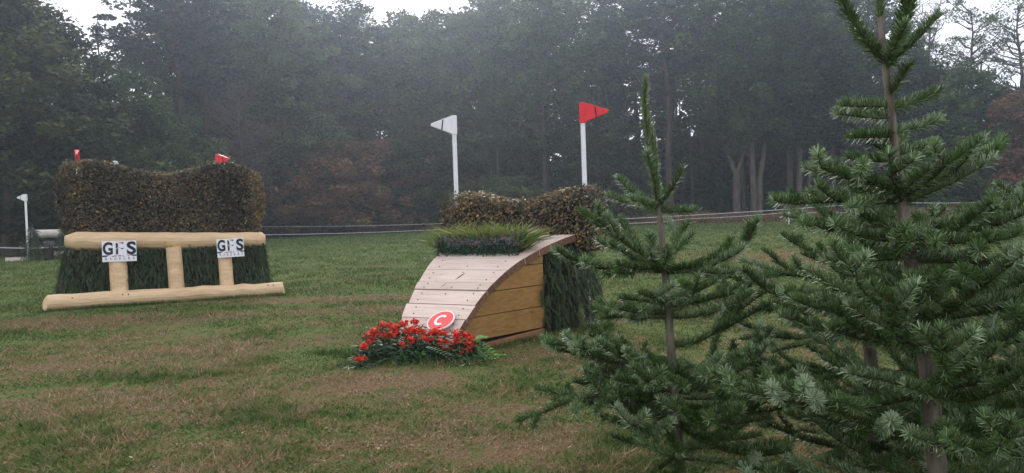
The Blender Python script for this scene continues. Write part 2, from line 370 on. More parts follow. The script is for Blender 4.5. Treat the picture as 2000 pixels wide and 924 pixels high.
# tufts left longer at the feet of the jumps
def fringe(path, n, h, spread):
    path = np.array(path, float); k = rng.integers(0, len(path) - 1, n); f = rng.random(n)[:, None]
    P = np.zeros((n, 3)); P[:, :2] = path[k] * (1 - f) + path[k + 1] * f + rng.normal(size=(n, 2)) * spread
    P[:, 2] = gz(P) - .005
    hh = h * (0.4 + rng.random(n)); az = rng.random(n) * 6.28; b = np.stack([np.cos(az), np.sin(az), 0 * az], 1) * .0045
    lean = rng.normal(size=(n, 2)) * .5
    return np.stack([P - b, P + b, P + np.stack([lean[:, 0] * hh, lean[:, 1] * hh, hh], 1)], 1)
fr = [fringe([(-8.9, 13.75), (-4.8, 15.5)], 3500, .07, .07), fringe([(-.3, 8.4), (.45, 9.2), (1.1, 9.55), (1.25, 10)], 2600, .06, .07), fringe([(-1.8, 7.75), (-.3, 7.65)], 1200, .06, .12)]
for (x, y) in [(-3.4, 7.3), (-3.0, 7.5), (-2.0, 5.6), (-2.2, 8.6), (-1.8, 8.3), (.75, 4.9), (-4.4, 5.0)]:
    fr.append(fringe([(x - .2, y), (x + .2, y)], 500, .05, .11))
FV = np.concatenate(fr)
tag(mesh_obj('grass_tufts', soup_mesh('grass_tufts', FV, np.clip(rng.normal(.12, .12, len(FV)), 0, 1)), M['grass']), 'longer green grass tufts round the feet of the jumps', None, None, 'stuff')
# fallen leaves
n = 420; Y = 3.6 * (16 / 3.6) ** rng.random(n); P = np.stack([(rng.random(n) * 2 - 1) * Y * .72, Y, np.zeros(n)], 1); P[:, 2] = gz(P) + .02
tag(mesh_obj('fallen_leaves', soup_mesh('fallen_leaves', leaf_quads(P, rng.uniform(.012, .034, n), 1.5), rng.random(n)), M['fallen']), 'scattered small tan fallen leaves on the turf', None, None, 'stuff')
# long dead grass along the far margin of the field
n = 34000; seg = np.array(edge[3:], float); k = rng.integers(0, len(seg) - 2, n); k = np.where(rng.random(n) < .55, rng.choice([4, 5, 6, 7], n), k); k = np.clip(k, 0, len(seg) - 2)
f = rng.random(n)[:, None]; P = np.zeros((n, 3)); P[:, :2] = seg[k] * (1 - f) + seg[k + 1] * f; P[:, 1] += rng.uniform(-1.2, 3.0, n); P[:, 0] += rng.normal(size=n) * .3
hh = .35 + 1.1 * rng.random(n) * (0.4 + vnoise(P, .5)); az = rng.random(n) * 6.28; b = np.stack([np.cos(az), np.sin(az), 0 * az], 1) * .035
tag(mesh_obj('long_grass', soup_mesh('long_grass', np.stack([P - b, P + b, P + np.stack([rng.normal(size=n) * .2 * hh, rng.normal(size=n) * .2 * hh, hh], 1)], 1), rng.random(n)), M['drygrass']),
    'strip of long dead brown grass along the wood edge', None, None, 'stuff')

# ------------------------------------------------------------------ trees of the wood
def limb(mb, p0, p1, r0_, r1_, sag=0.0, n=5, sides=6):
    p0 = Vector(p0); p1 = Vector(p1); pts = []; d = (p1 - p0).length
    for i in range(n + 1):
        f = i / n; p = p0.lerp(p1, f); p.z += sag * d * math.sin(f * math.pi)
        if 0 < i < n: p += Vector((random.gauss(0, 1), random.gauss(0, 1), random.gauss(0, .6))) * d * 0.025
        pts.append(p)
    mb.tube(pts, [r0_ + (r1_ - r0_) * i / n for i in range(n + 1)], sides, False)
    return pts

def clump_leaves(cen, rad, per, size, flat=.4, squash=.7, hollow=.35):
    cen = np.asarray(cen, float); rad = np.asarray(rad, float); k = len(cen)
    ii = np.repeat(np.arange(k), per); n = len(ii)
    d = unit(rng.normal(size=(n, 3))); r = (hollow + (1 - hollow) * rng.random(n) ** .6)[:, None]
    C = cen[ii] + d * r * rad[ii][:, None] * np.array([1, 1, squash])
    s = size * rng.uniform(.6, 1.35, n)
    tint = np.clip(.5 + .15 * rng.normal(size=n) + .20 * rng.normal(size=k)[ii], 0, 1)
    return leaf_quads(C, s, flat, .62), tint

def crown_points(k, z0, z1, r, shape, seed):
    """clump centres through an uneven crown"""
    rs = np.random.default_rng(seed); out_ = []
    ph = rs.random(8) * 6.28
    while len(out_) < k:
        t = rs.random(); a = rs.random() * 6.28
        prof = shape(t)
        rr = r * prof * (1 + .22 * math.sin(2 * a + ph[0] + 3 * t) + .16 * math.sin(3 * a + ph[1] - 5 * t) + .10 * math.sin(7 * t * 3 + ph[2]))
        q = rr * (rs.random() ** .38)
        if rs.random() > prof + .15: continue
        out_.append((math.cos(a) * q, math.sin(a) * q, z0 + (z1 - z0) * t))
    return np.array(out_)

def make_tree(name, h, r, z0, k, per, size, leafmat, barkmat, shape, seed, tr=.3, rad=(.8, 1.5), fork=None, lean=0.0, squash=.65, limbs=26, twigs=0):
    """one tree at the origin: Empty > trunk, crown"""
    random.seed(seed); root = empty(name); mb = MB()
    n = 9; top = h * .93; wob = [Vector((random.gauss(0, .012) * h * (i / n), random.gauss(0, .012) * h * (i / n), 0)) for i in range(n + 1)]
    axis = [Vector((lean * h * (i / n), 0, -.2 + top * i / n)) + wob[i] for i in range(n + 1)]
    tops = [axis]
    if fork:
        zf = fork; i0 = max(1, int(n * zf / top))
        base = axis[:i0 + 1]; mb.tube(base, [tr * (1.25 if i == 0 else 1 - .3 * i / n) for i in range(len(base))], 9, False, .04)
        tops = []
        for sgn in (-1, 1):
            pts = [base[-1]] + [base[-1] + Vector((sgn * (top - zf) * .16 * math.sin(min(1, (j / 6) * 1.6) * 1.57), random.gauss(0, .2), (top - zf) * j / 6)) for j in range(1, 7)]
            mb.tube(pts, [tr * .72 * (1 - .8 * j / 6) for j in range(7)], 8, False, .04); tops.append(pts)
    else:
        mb.tube(axis, [tr * (1.35 if i == 0 else 1.08 - 1.0 * i / n) + .03 for i in range(n + 1)], 9, False, .05)
    C = crown_points(k, z0, h, r, shape, seed)
    C[:, 0] += lean * C[:, 2]
    order = np.random.default_rng(seed + 1).permutation(k)[:limbs]
    for j in order:
        c = Vector(C[j]); ax = tops[int(j) % len(tops)]
        zt = max(z0 * .9, c.z - .45 * math.hypot(c.x - lean * c.z, c.y) - .5); zt = min(max(zt, ax[0].z), ax[-1].z)
        s = 0
        while s < len(ax) - 2 and ax[s + 1].z < zt: s += 1
        f = (zt - ax[s].z) / max(1e-6, ax[s + 1].z - ax[s].z); a = ax[s].lerp(ax[s + 1], min(max(f, 0), 1))
        pts = limb(mb, a, c, tr * .36 * (1 - .6 * zt / h) + .02, .025, -.06, 5, 5)
        for q in range(twigs):
            a2 = random.choice(pts[1:]); L_ = random.uniform(.8, 2.2)
            b2_ = a2 + Vector((random.gauss(0, .6), random.gauss(0, .6), random.uniform(.1, .9))) * L_
            p2 = limb(mb, a2, b2_, .035, .012, .05, 3, 3)
            for q2 in range(2):
                a3 = random.choice(p2[1:]); limb(mb, a3, a3 + Vector((random.gauss(0, .6), random.gauss(0, .6), random.uniform(0, .8))) * L_ * .5, .016, .008, 0, 2, 3)
    mb.build('trunk', barkmat, root, True)
    if per:
        rd = np.random.default_rng(seed + 2).uniform(rad[0], rad[1], k)
        V, tint = clump_leaves(C, rd, per, size, .8, squash)
        mesh_obj('crown', soup_mesh('crown', V, tint), leafmat, root)
    return root

dome = lambda t: max(0.05, math.sin(math.pi * (0.16 + 0.84 * t) ** .85) ** .6) if t < .985 else .05
tallr = lambda t: max(.08, math.sin(math.pi * (0.12 + .86 * t)) ** .55)
cone = lambda t: max(.05, 1 - t) ** .8
flatp = lambda t: .55 + .45 * math.sin(math.pi * t)

PROTO = {
 'dense': make_tree('broadleaf_tree', 17, 5.6, 1.3, 210, 150, .36, M['lf_dark'], M['bark'], dome, 3, .34, (.8, 1.5)),
 'dense2': make_tree('broadleaf_tree', 19, 5.2, 1.2, 210, 150, .36, M['lf_mid'], M['bark'], dome, 5, .34, (.8, 1.6)),
 'pale': make_tree('broadleaf_tree', 25, 5.6, 5.5, 220, 130, .38, M['lf_pale'], M['bark'], tallr, 9, .38, (.8, 1.5), twigs=1),
 'tall': make_tree('broadleaf_tree', 27, 6.0, 8.5, 220, 120, .40, M['lf_mid'], M['bark'], tallr, 13, .36, (.8, 1.5), twigs=1),
 'fork': make_tree('broadleaf_tree', 26, 6.2, 9.0, 210, 120, .40, M['lf_mid'], M['bark'], tallr, 17, .40, (.8, 1.5), fork=5.5, twigs=1),
 'lean': make_tree('broadleaf_tree', 25, 5.5, 9.5, 190, 120, .40, M['lf_dark'], M['bark'], tallr, 19, .30, (.8, 1.5), lean=.11, twigs=1),
 'pine': make_tree('pine_tree', 26, 4.6, 13, 110, 120, .34, M['lf_con'], M['pinebark'], flatp, 23, .36, (.7, 1.4), squash=.38),
 'cedar': make_tree('conifer_tree', 27, 4.6, 1.5, 230, 120, .34, M['lf_con'], M['pinebark'], cone, 29, .36, (.7, 1.3), squash=.4, limbs=40),
 'spindly': make_tree('conifer_tree', 20, 1.9, 6, 60, 60, .26, M['lf_con'], M['pinebark'], cone, 31, .2, (.35, .8), squash=.4, limbs=36),
 'shrub': make_tree('shrub', 9, 5.4, .5, 210, 140, .27, M['lf_mid'], M['bark'], dome, 37, .16, (.6, 1.15), limbs=30),
 'bare': make_tree('bare_tree', 15, 4.2, 4.0, 90, 0, .2, None, M['bare'], tallr, 41, .22, limbs=60, twigs=10),
 'open': make_tree('open_tree', 24, 5.2, 11, 70, 70, .27, M['lf_pale'], M['bark'], tallr, 43, .34, (.6, 1.2), limbs=60, twigs=3, squash=.5),
}
used = set()
def plant(kind, px, Y, h, label, cat='tree', wide=1.0, mat=None, group=None, rz=None, dx=0.0):
    base = PROTO[kind]; hh = {'dense': 17, 'dense2': 19, 'pale': 25, 'tall': 27, 'fork': 26, 'lean': 25, 'pine': 26, 'cedar': 27, 'spindly': 20, 'shrub': 9, 'bare': 15, 'open': 24}[kind]
    o = base if kind not in used else copy_tree(base); used.add(kind)
    s = h / hh
    o.location = ((px - 1000) / 1450 * Y + dx, Y, 0); o.scale = (s * wide, s * wide, s)
    o.rotation_euler = (0, 0, rng.random() * 6.28 if rz is None else rz)
    if mat:
        for c in o.children:
            if c.name.startswith('crown'): c.material_slots[0].link = 'OBJECT'; c.material_slots[0].material = M[mat]
    return tag(o, label, cat, group or 'trees along the edge of the wood')

plant('dense', 20, 49, 17.8, 'dense dark green broadleaf tree filling the left edge of the picture', wide=1.1)
plant('dense2', 112, 53, 17.0, 'tall dark green broadleaf tree behind the far white flag', mat='lf_dark', wide=1.05)
plant('dense', 262, 60, 14.3, 'mid green broadleaf tree behind the left end of the big brush', mat='lf_mid', wide=1.1)
plant('shrub', 335, 64, 11.3, 'light green spreading shrub above the dip of the big brush', 'shrub', wide=.95, mat='lf_pale')
plant('spindly', 212, 70, 22.0, 'thin spindly conifer rising into the left sky gap')
plant('pine', 362, 76, 27.5, 'dark pine with flat layered boughs right of the left sky gap', wide=1.25)
plant('cedar', 412, 76, 30.0, 'tall dark columnar conifer above the big brush')
plant('bare', 475, 74, 15.5, 'bare purplish twiggy tree between conifer and pale tree', mat=None)
plant('pale', 560, 86, 28.5, 'tall pale green tree left of the russet bush')
plant('pine', 655, 98, 30.0, 'high pine with open limbs against the bright sky', wide=1.3)
plant('shrub', 690, 88, 11.6, 'wide russet brown bush at the edge of the field', 'bush', mat='lf_rust', wide=1.25)
plant('shrub', 592, 86, 6.2, 'low russet olive bush right of the big brush', 'bush', mat='lf_rust', wide=1.5)
plant('dense2', 640, 96, 21.0, 'dark broadleaf tree rising behind the russet bush', wide=1.15, mat='lf_dark')
plant('dense2', 775, 98, 24.5, 'broad green tree under the middle sky gap', wide=1.2)
plant('dense', 850, 93, 17.5, 'dark green tree behind the white flag', wide=1.2)
plant('pale', 915, 97, 27.5, 'pale green tree at the right end of the middle sky gap', wide=1.1)
plant('shrub', 985, 88, 6.6, 'low green bush behind the small brush between its two flags', 'bush', wide=1.7)
plant('tall', 1068, 92, 29.0, 'tall tree with a pale ivy trunk left of the red flag', wide=1.0)
plant('dense', 1170, 86, 14.5, 'dark ivy clad tree right of the red flag', wide=.95, mat='lf_dark')
plant('cedar', 1195, 99, 31.0, 'tall open conifer above the red flag')
plant('pine', 1310, 90, 29.0, 'straight trunked pine behind the tip of the smaller fir', wide=1.1)
plant('fork', 1440, 87, 27.5, 'tree with a Y shaped forked trunk', rz=.1)
plant('tall', 1474, 86, 26.5, 'slender tree, left trunk of the close pair', rz=1.2)
plant('lean', 1482, 85.6, 25.5, 'leaning tree, right trunk of the close pair', rz=.2)
plant('tall', 1546, 88, 28.0, 'straight trunk tree, left of two set close together', rz=3.0)
plant('tall', 1564, 86, 27.0, 'straight trunk tree, right of two set close together', rz=4.4, mat='lf_dark')
plant('lean', 1580, 86, 22.0, 'pale leaning trunk beside the two straight trunks', rz=.5)
plant('tall', 1650, 92, 28.0, 'tall green tree just left of the large fir top', rz=5)
plant('tall', 1728, 84, 25.0, 'dark trunk tree standing behind the large fir', rz=2, wide=.75)
plant('dense2', 1800, 80, 17.0, 'dark green tree behind the right side of the large fir', mat='lf_dark', wide=1.1)
plant('bare', 1820, 90, 25.5, 'bare branched tree against the right sky', wide=.7)
plant('dense', 1895, 76, 15.5, 'hazy green tree below the open crowned tree', wide=1.1, mat='lf_mid')
plant('open', 1905, 84, 24.8, 'open crowned tree with crooked limbs in the right sky', wide=.9)
plant('open', 1995, 80, 24.0, 'open crowned tree at the right edge of the picture', rz=2.2)
plant('dense2', 1985, 72, 11.5, 'dull russet green tree at the right edge above the fence', mat='lf_rust', wide=1.2)
for i, (px, Y, kd, h) in enumerate([(-130, 50, 'dense2', 18), (-260, 52, 'dense', 17), (2130, 72, 'dense', 17), (2270, 74, 'dense2', 20)]):
    plant(kd, px, Y, h, ['green tree just beyond the left edge', 'dark tree further beyond the left edge', 'green tree just beyond the right edge', 'tall tree further beyond the right edge'][i], group='trees beyond the frame')

for (px, Y, kd, h, mt_, lab) in [(372, 84, 'dense2', 27, 'lf_dark', 'dark tree filling in behind the pine and columnar conifer'), (455, 90, 'pale', 30.5, None, 'tall pale tree right of the columnar conifer'),
        (520, 92, 'dense2', 29, 'lf_dark', 'tall dark tree above the bare twiggy tree'), (610, 104, 'dense2', 31, None, 'tall green tree behind the high pine'), (705, 106, 'tall', 31, 'lf_pale', 'slim pale tree at the left end of the middle sky gap'),
        (800, 106, 'dense2', 30, 'lf_dark', 'dark tree at the back of the middle sky gap'), (860, 104, 'tall', 30, None, 'tall green tree above the white flag'), (960, 106, 'dense2', 32, None, 'tall tree rising above the small brush'),
        (1015, 103, 'pale', 33, None, 'tall pale tree left of the ivy trunk'), (1120, 104, 'tall', 33, 'lf_dark', 'tall dark tree right of the ivy trunk'), (1250, 100, 'tall', 32, None, 'tall green tree above the tip of the smaller fir'),
        (1375, 100, 'pale', 32, 'lf_mid', 'tall green tree left of the forked trunk'), (1610, 100, 'fork', 31, 'lf_dark', 'tall dark tree behind the pale leaning trunk'), (1770, 100, 'tall', 20, 'lf_dark', 'dark tree rising behind the large fir top'), (15, 62, 'dense2', 21.5, 'lf_dark', 'tallest dark tree at upper left')]:
    plant(kd, px, Y, h, lab, mat=mt_, wide=1.1)

# deep wood behind, one mass: leaf screen with trunks
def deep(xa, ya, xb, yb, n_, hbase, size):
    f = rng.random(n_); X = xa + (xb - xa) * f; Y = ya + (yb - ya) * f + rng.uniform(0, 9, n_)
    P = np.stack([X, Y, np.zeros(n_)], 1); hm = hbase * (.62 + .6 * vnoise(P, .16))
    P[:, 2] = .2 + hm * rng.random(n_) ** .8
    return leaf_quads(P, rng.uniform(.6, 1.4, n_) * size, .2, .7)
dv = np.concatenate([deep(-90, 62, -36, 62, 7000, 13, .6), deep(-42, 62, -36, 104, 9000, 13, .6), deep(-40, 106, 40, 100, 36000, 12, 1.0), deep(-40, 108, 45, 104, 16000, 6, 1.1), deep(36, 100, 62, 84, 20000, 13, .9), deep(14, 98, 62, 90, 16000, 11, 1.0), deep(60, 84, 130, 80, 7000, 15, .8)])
tag(mesh_obj('woodland', soup_mesh('woodland', dv, np.clip(rng.normal(.45, .2, len(dv)), 0, 1)), M['lf_con']), 'dark mass of the deep wood behind the front trees', None, None, 'stuff')  # dark conifer leaf colour, which also carries the shade under the canopy
mb = MB()
for i in range(70):
    x = random.uniform(-34, 60); y = random.uniform(92, 112) - max(0, x - 20) * .35
    mb.tube([(x, y, -.2), (x + random.gauss(0, .3), y, 8), (x + random.gauss(0, .7), y, 18)], [.22, .17, .1], 6, False)
tag(mb.build('distant_trunks', M['bark']), 'many thin distant trunks inside the deep wood', None, None, 'stuff')

# ------------------------------------------------------------------ fence of white posts and tape
def fence(name, posts, tapes, label, r=.03, tr_=.017):
    root = empty(name, (posts[0][0], posts[0][1], 0)); ox = Vector(root.location)
    for (x, y, z) in posts:
        b = MB(); b.box((x - r - ox.x, y - r - ox.y, -.05), (x + r - ox.x, y + r - ox.y, z)); b.build('post', M['white'], root, False, .01)
    for tp in tapes:
        b = MB(); pts = []
        for a, c in zip(tp[:-1], tp[1:]):
            a = Vector(a); c = Vector(c); nn = 8
            for i in range(nn):
                f = i / nn; p = a.lerp(c, f); p.z -= .08 * math.sin(math.pi * f); pts.append(p - ox)
        pts.append(Vector(tp[-1]) - ox)
        b.tube(pts, [tr_] * len(pts), 5, True); b.build('tape', M['tape'], root)
    return tag(root, label, 'fence')
fence('electric_fence', [(-6.63, 70, 1.05), (-25.8, 75, 1.3), (7.34, 50.3, .78), (23.9, 64, 1.08), (34, 70, .95)],
      [[(-25.8, 75, 1.27), (-6.62, 70, 1.0)], [(-6.62, 70, .98), (7.34, 50.3, .75), (13.5, 57, .84), (23.9, 64, 1.04), (34, 70, .8)]],
      'thin white posts and dark tape along the far field margin', .045, .014)
fence('tape_fence', [(-20.67, 60, .75), (27.87, 56, 1.83), (52, 55, 1.4)],
      [[(-20.67, 60, .66), (-6.64, 69.8, .45)], [(-6.6, 70.2, 1.0), (6.99, 56, .98), (27.87, 56, 1.6), (38.68, 56, 1.32), (52, 55, 1.3)]],
      'white tape rising to the taller post behind the large fir', .05, .016)
fence('paddock_tape', [(-36, 41.2, .9), (-21.5, 47.5, .8)], [[(-36, 41.2, .72), (-28.98, 42, .67), (-26.54, 45, .58), (-21.5, 47.5, .6)]],
      'single pale tape running past the far log jump at left', .03, .022)

# ------------------------------------------------------------------ flags
def flag(name, x, y, top, ang, mat, label, group, base=0.0, hgt=.28, ln=.34, pr=.033, lean=0.0):
    root = empty(name, (x, y, 0)); root.rotation_euler = (0, lean, ang)
    b = MB(); b.tube([(0, 0, base - .05), (0, 0, top - .03)], [pr, pr], 12); b.build('pole', M['white'], root, True).modifiers.new('s', 'EDGE_SPLIT')
    f = MB(); z0, z1 = top - hgt, top; zm = top - hgt * .46; sw = pr * 1.28
    # hollow sleeve round the pole, then a wedge that narrows to a blunt tip
    f.box((-sw, -sw, z0), (sw, sw, z1))
    f.add([(sw, -sw * .9, z0 + .012), (sw, sw * .9, z0 + .012), (sw, sw * .9, z1 - .008), (sw, -sw * .9, z1 - .008),
           (ln, -.012, zm - .018), (ln, .012, zm - .018), (ln, .012, zm + .018), (ln, -.012, zm + .018)],
          [(0, 3, 2, 1), (4, 5, 6, 7), (0, 1, 5, 4), (1, 2, 6, 5), (2, 3, 7, 6), (3, 0, 4, 7)])
    fp = f.build('flag_panel', mat, root, False, .006)
    t = .44; hz = (hgt * .5 - .02) * (1 - t) + .018 * t; yy = sw * .9 * (1 - t) + .012 * t + .003; xm = sw + (ln - sw) * t; zc = (z0 + z1) / 2 * (1 - t) + zm * t
    for sy in (-1, 1):
        s = MB(); s.prism([(xm - .020, sy * (yy + .002), zc + hz), (xm - .002, sy * (yy + .002), zc + hz), (xm + .018, sy * yy, zc - hz), (xm + .0, sy * yy, zc - hz)], (0, sy * .003, 0))
        s.build('stripe', M['black'], fp)
    return tag(root, label, 'flag', group)
flag('course_flag', -.802, 11.0, 3.008, R(180 + 8), M['white'], 'white wedge flag on a white pole at the ramp jump', 'jump flags')
flag('course_flag', 1.03, 10.3, 3.03, R(-8), M['red'], 'large red wedge flag on a white pole at the ramp jump', 'jump flags', ln=.36)
flag('course_flag', -9.06, 15.62, 3.19, R(-62), M['red'], 'red flag seen edge on above the left shoulder of the big brush', 'jump flags')
flag('course_flag', -6.57, 16.8, 3.11, R(-25), M['red'], 'red flag above the right shoulder of the big brush', 'jump flags')
flag('course_flag', -9.03, 17.05, 3.06, R(100), M['white'], 'white flag almost hidden behind the left hump of the big brush', 'jump flags')
flag('course_flag', -25.57, 39.2, 3.5, R(186), M['white'], 'distant white flag at the far log jump', 'jump flags', hgt=.36, ln=.42, pr=.055)

# ------------------------------------------------------------------ leaf covered shapes
def hedge(root, u0_, u1_, y0, y1, zb, top, n, size, streak, core_in=.07, bulge=.0):
    """clipped brush in local coordinates; top(u) gives the height. parts: twig_core, leaves"""
    nu = 26; us = np.linspace(u0_ + core_in, u1_ - core_in, nu); b = MB()
    ring = []
    for u in us:
        e = min((u - u0_) / .35, (u1_ - u) / .35, 1); zt = zb + (top(u) - zb) * (.75 + .25 * math.sqrt(max(0, e))) - core_in
        ring.append([(u, y0 + core_in, zb), (u, y0 + core_in, zt - .06), (u, y0 + core_in + .1, zt), (u, y1 - core_in - .1, zt), (u, y1 - core_in, zt - .06), (u, y1 - core_in, zb)])
    vv = [p for r_ in ring for p in r_]
    ff = [(i * 6 + k, (i + 1) * 6 + k, (i + 1) * 6 + (k + 1) % 6, i * 6 + (k + 1) % 6) for i in range(nu - 1) for k in range(6)] + [(0, 1, 2, 3, 4, 5), tuple((nu - 1) * 6 + k for k in range(5, -1, -1))]
    b.add(vv, ff); b.build('twig_core', M['twig'], root)
    hh = float(np.mean([top(u) for u in us])) - zb; dp = y1 - y0; ln = u1_ - u0_
    area = np.array([ln * hh, ln * hh * .35, ln * dp, dp * hh, dp * hh]); pr_ = area / area.sum()
    side = rng.choice(5, n, p=pr_); a = rng.random(n); c = rng.random(n)
    U = np.where(side < 3, u0_ + ln * a, np.where(side == 3, u0_, u1_)); Yv = np.where(side == 0, y0, np.where(side == 1, y1, y0 + dp * c)); Yv = np.where(side >= 3, y0 + dp * a, Yv)
    tp = np.array([top(x) for x in U]); Z = np.where(side == 2, tp, zb + (tp - zb) * c)
    # round the shoulders and the ends
    bl = bulge * np.sin(np.clip((Z - zb) / np.maximum(tp - zb, .01), 0, 1) * math.pi * .8)
    cu_ = (u0_ + u1_) / 2; U = cu_ + (U - cu_) * (1 - .0 + bl / ln * 2)
    zr = np.clip((Z - (tp - .22)) / .22, 0, 1); yc = (y0 + y1) / 2; Yv = yc + (Yv - yc) * (1 - .16 * zr ** 2)
    nrm = np.stack([np.where(side == 3, -1., np.where(side == 4, 1., 0)), np.where(side == 0, -1., np.where(side == 1, 1., 0)), np.where(side == 2, 1., .0)], 1)
    P = np.stack([U, Yv, Z], 1); ns = vnoise(P + 9, 5.0) - .5
    P += nrm * (ns[:, None] * .07 + rng.normal(-.015, .028, n)[:, None]) + rng.normal(size=(n, 3)) * .014
    tint = .27 + .42 * (vnoise(P * np.array([1, 1, .35]) + 3, 2.4) - .5) + .25 * (vnoise(P, 11) - .5) + .19 * rng.normal(size=n) + streak(U, Z)
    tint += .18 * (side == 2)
    fl = rng.random(n) < .05; tint[fl] += .3
    o = mesh_obj('leaves', soup_mesh('leaves', leaf_quads(P, size * rng.uniform(.6, 1.4, n), 0, .62, nrm), np.clip(tint, 0, 1)), M['hedge'], root)
    o['kind'] = 'stuff'
    # stray shoots poking out
    return o

def spray_proto(k=7, ln=.15, nl=.032):
    """a hanging spruce spray along -z, needles both sides and towards +y"""
    q = []
    for i in range(k):
        z = -ln * i / k; s = nl * (1.15 - .6 * i / k)
        for sx in (-1, 1):
            for yy in (.0, .7):
                d = np.array([sx * (1 - .45 * yy), .25 + yy, -1.15]); d = d / np.linalg.norm(d) * s
                wv_ = np.array([0, 0, .011])
                p = np.array([0, 0, z]); q.append([p, p + d * .6 - wv_ * .5, p + d, p + d * .6 + wv_ * .5])
    q.append([(-.003, 0, 0), (.003, 0, 0), (.002, 0, -ln), (-.002, 0, -ln)])
    return np.array(q, float)
def skirt(root, pts, nrm, n_scale=1.0, name='spruce_skirt', tilt=.8, size=1.0):
    """hang sprays at points (n,3) with outward normals"""
    pr = spray_proto(); n = len(pts); up_ = np.array([0, 0, 1.0])
    yv = unit(nrm); dn = unit(-up_[None] + yv * rng.uniform(-.05, tilt, n)[:, None] + rng.normal(size=(n, 3)) * .22)
    zv = -dn; xv = unit(np.cross(yv, zv)); y2 = np.cross(zv, xv)
    s = size * rng.uniform(.65, 1.35, n)
    V = pts[:, None, None, :] + s[:, None, None, None] * (pr[None, :, :, 0:1] * xv[:, None, None, :] + pr[None, :, :, 1:2] * y2[:, None, None, :] + pr[None, :, :, 2:3] * zv[:, None, None, :])
    k = pr.shape[0]; tint = np.clip(np.repeat(rng.normal(.45, .24, n), k) + rng.normal(0, .12, n * k), 0, 1)
    o = mesh_obj(name, soup_mesh(name, V.reshape(-1, 4, 3), tint), M['spruce'], root); o['kind'] = 'stuff'; return o

def log_mesh(a, b, ra, rb, point=(0, 0), seed=0, nseg=22, sides=18, rough=.03):
    rs = random.Random(seed); a = Vector(a); b = Vector(b); mb_ = MB(); pts = []; rad = []
    ln = (b - a).length
    for i in range(nseg + 1):
        f = i / nseg; p = a.lerp(b, f) + Vector((0, rs.gauss(0, .006), rs.gauss(0, .007))); r = ra + (rb - ra) * f
        d0, d1 = f * ln, (1 - f) * ln
        pts.append(p); rad.append(r * (1 + rs.gauss(0, .012)))
    if point[0]: pts.insert(0, a - (b - a).normalized() * point[0]); rad.insert(0, ra * .62)
    else: pts.insert(0, a - (b - a).normalized() * .02); rad.insert(0, ra * .93)
    if point[1]: pts.append(b + (b - a).normalized() * point[1]); rad.append(rb * .62)
    else: pts.append(b + (b - a).normalized() * .02); rad.append(rb * .93)
    random.seed(seed); mb_.tube(pts, rad, sides, True, rough); return mb_

screw_me = None
def screw(parent, p, nrm, r=.011):
    global screw_me
    if screw_me is None:
        b = MB(); b.tube([(0, 0, -.002), (0, 0, .003)], [1, 1], 8); s = b.mesh('screw'); s.materials.append(M['screw'])
        for v in s.vertices: v.co.x *= .011; v.co.y *= .011
        screw_me = s
    o = bpy.data.objects.new('screw', screw_me); o.location = p; o.rotation_euler = Vector(nrm).to_track_quat('Z', 'Y').to_euler(); o.scale = (r / .011, r / .011, 1.5)
    link(o, parent)

# ------------------------------------------------------------------ big brush jump at left
J = empty('log_brush_jump', (-8.695, 13.905, 0), R(23.2)); tag(J, 'long jump of pale peeled logs with a tall two humped brush', 'jump', 'cross country jumps')
lo = log_mesh((-.07, .17, .135), (4.2, .17, .120), .168, .148, (0, 0), 2, rough=.022).build('bottom_log', M['log'], J, False, .012)
hi = log_mesh((.40, .60, 1.285), (3.86, .60, 1.160), .188, .166, (.20, .07), 4, rough=.016).build('top_log', M['log'], J, False, .012)
for (u, r_) in ((.95, .012), (1.98, .012), (3.05, .012), (3.75, .012)):
    screw(hi, (u, .60 - .178, 1.25 - .04 * u + .03), (0, -1, .1), r_); screw(hi, (u + .03, .60 - .165, 1.17 - .04 * u), (0, -1, -.4), r_)
for u in (.35, 1.2, 1.3, 3.9, 4.0): screw(lo, (u, .17 - .14, .135 + .09), (0, -.85, .6), .013)
for i, (u, r_, lean) in enumerate(((1.13, .163, -.02), (2.16, .148, -.03), (3.11, .138, -.02))):
    pt = log_mesh((u, .30, .245 - .012 * u), (u + lean, .40, 1.14 - .03 * u), r_, r_ * .97, (0, 0), 10 + i, 8, 16, .012).build('post', M['log'], J, False, .008)
    screw(pt, (u + .05, .30 - r_ * .93 + .05, .45), (.3, -1, .05)); screw(pt, (u + .05, .30 - r_ * .93 + .10, .85), (.3, -1, .05))
b = MB(); b.prism([(.12, .42, 0), (.12, 1.45, 0), (.3, 1.4, 1.12), (.3, .62, 1.12)], (3.62, 0, 0)); b.build('timber_frame', M['dark'], J)
n = 2500; a = rng.random(n); v = rng.random(n); keep = np.ones(n, bool)
zt = .24 + .95 * v; yb = .34 + .20 * v; ub = (.02 + .20 * v) + (3.95 - .32 * v) * a
pts = np.stack([ub, yb + rng.normal(0, .025, n), zt], 1); nr = np.tile([0, -1., .15], (n, 1))
n2 = 900; a2 = rng.random(n2); v2 = rng.random(n2); s2 = rng.random(n2) < .5
p2 = np.stack([np.where(s2, .02 + .2 * v2, 3.97 - .12 * v2), .36 + 1.05 * a2, .15 + 1.0 * v2], 1); nr2 = np.stack([np.where(s2, -1., 1.), 0 * a2, .15 + 0 * a2], 1)
skirt(J, np.concatenate([pts, p2]), np.concatenate([nr, nr2]), size=.95)
def topL(u):
    return float(np.interp(u, [.0, .12, .35, .65, 1.0, 1.35, 1.8, 2.1, 2.45, 2.8, 3.2, 3.5, 3.75, 3.95, 4.1], [2.62, 2.70, 2.83, 2.87, 2.85, 2.74, 2.60, 2.585, 2.66, 2.80, 2.825, 2.72, 2.55, 2.22, 2.0]))
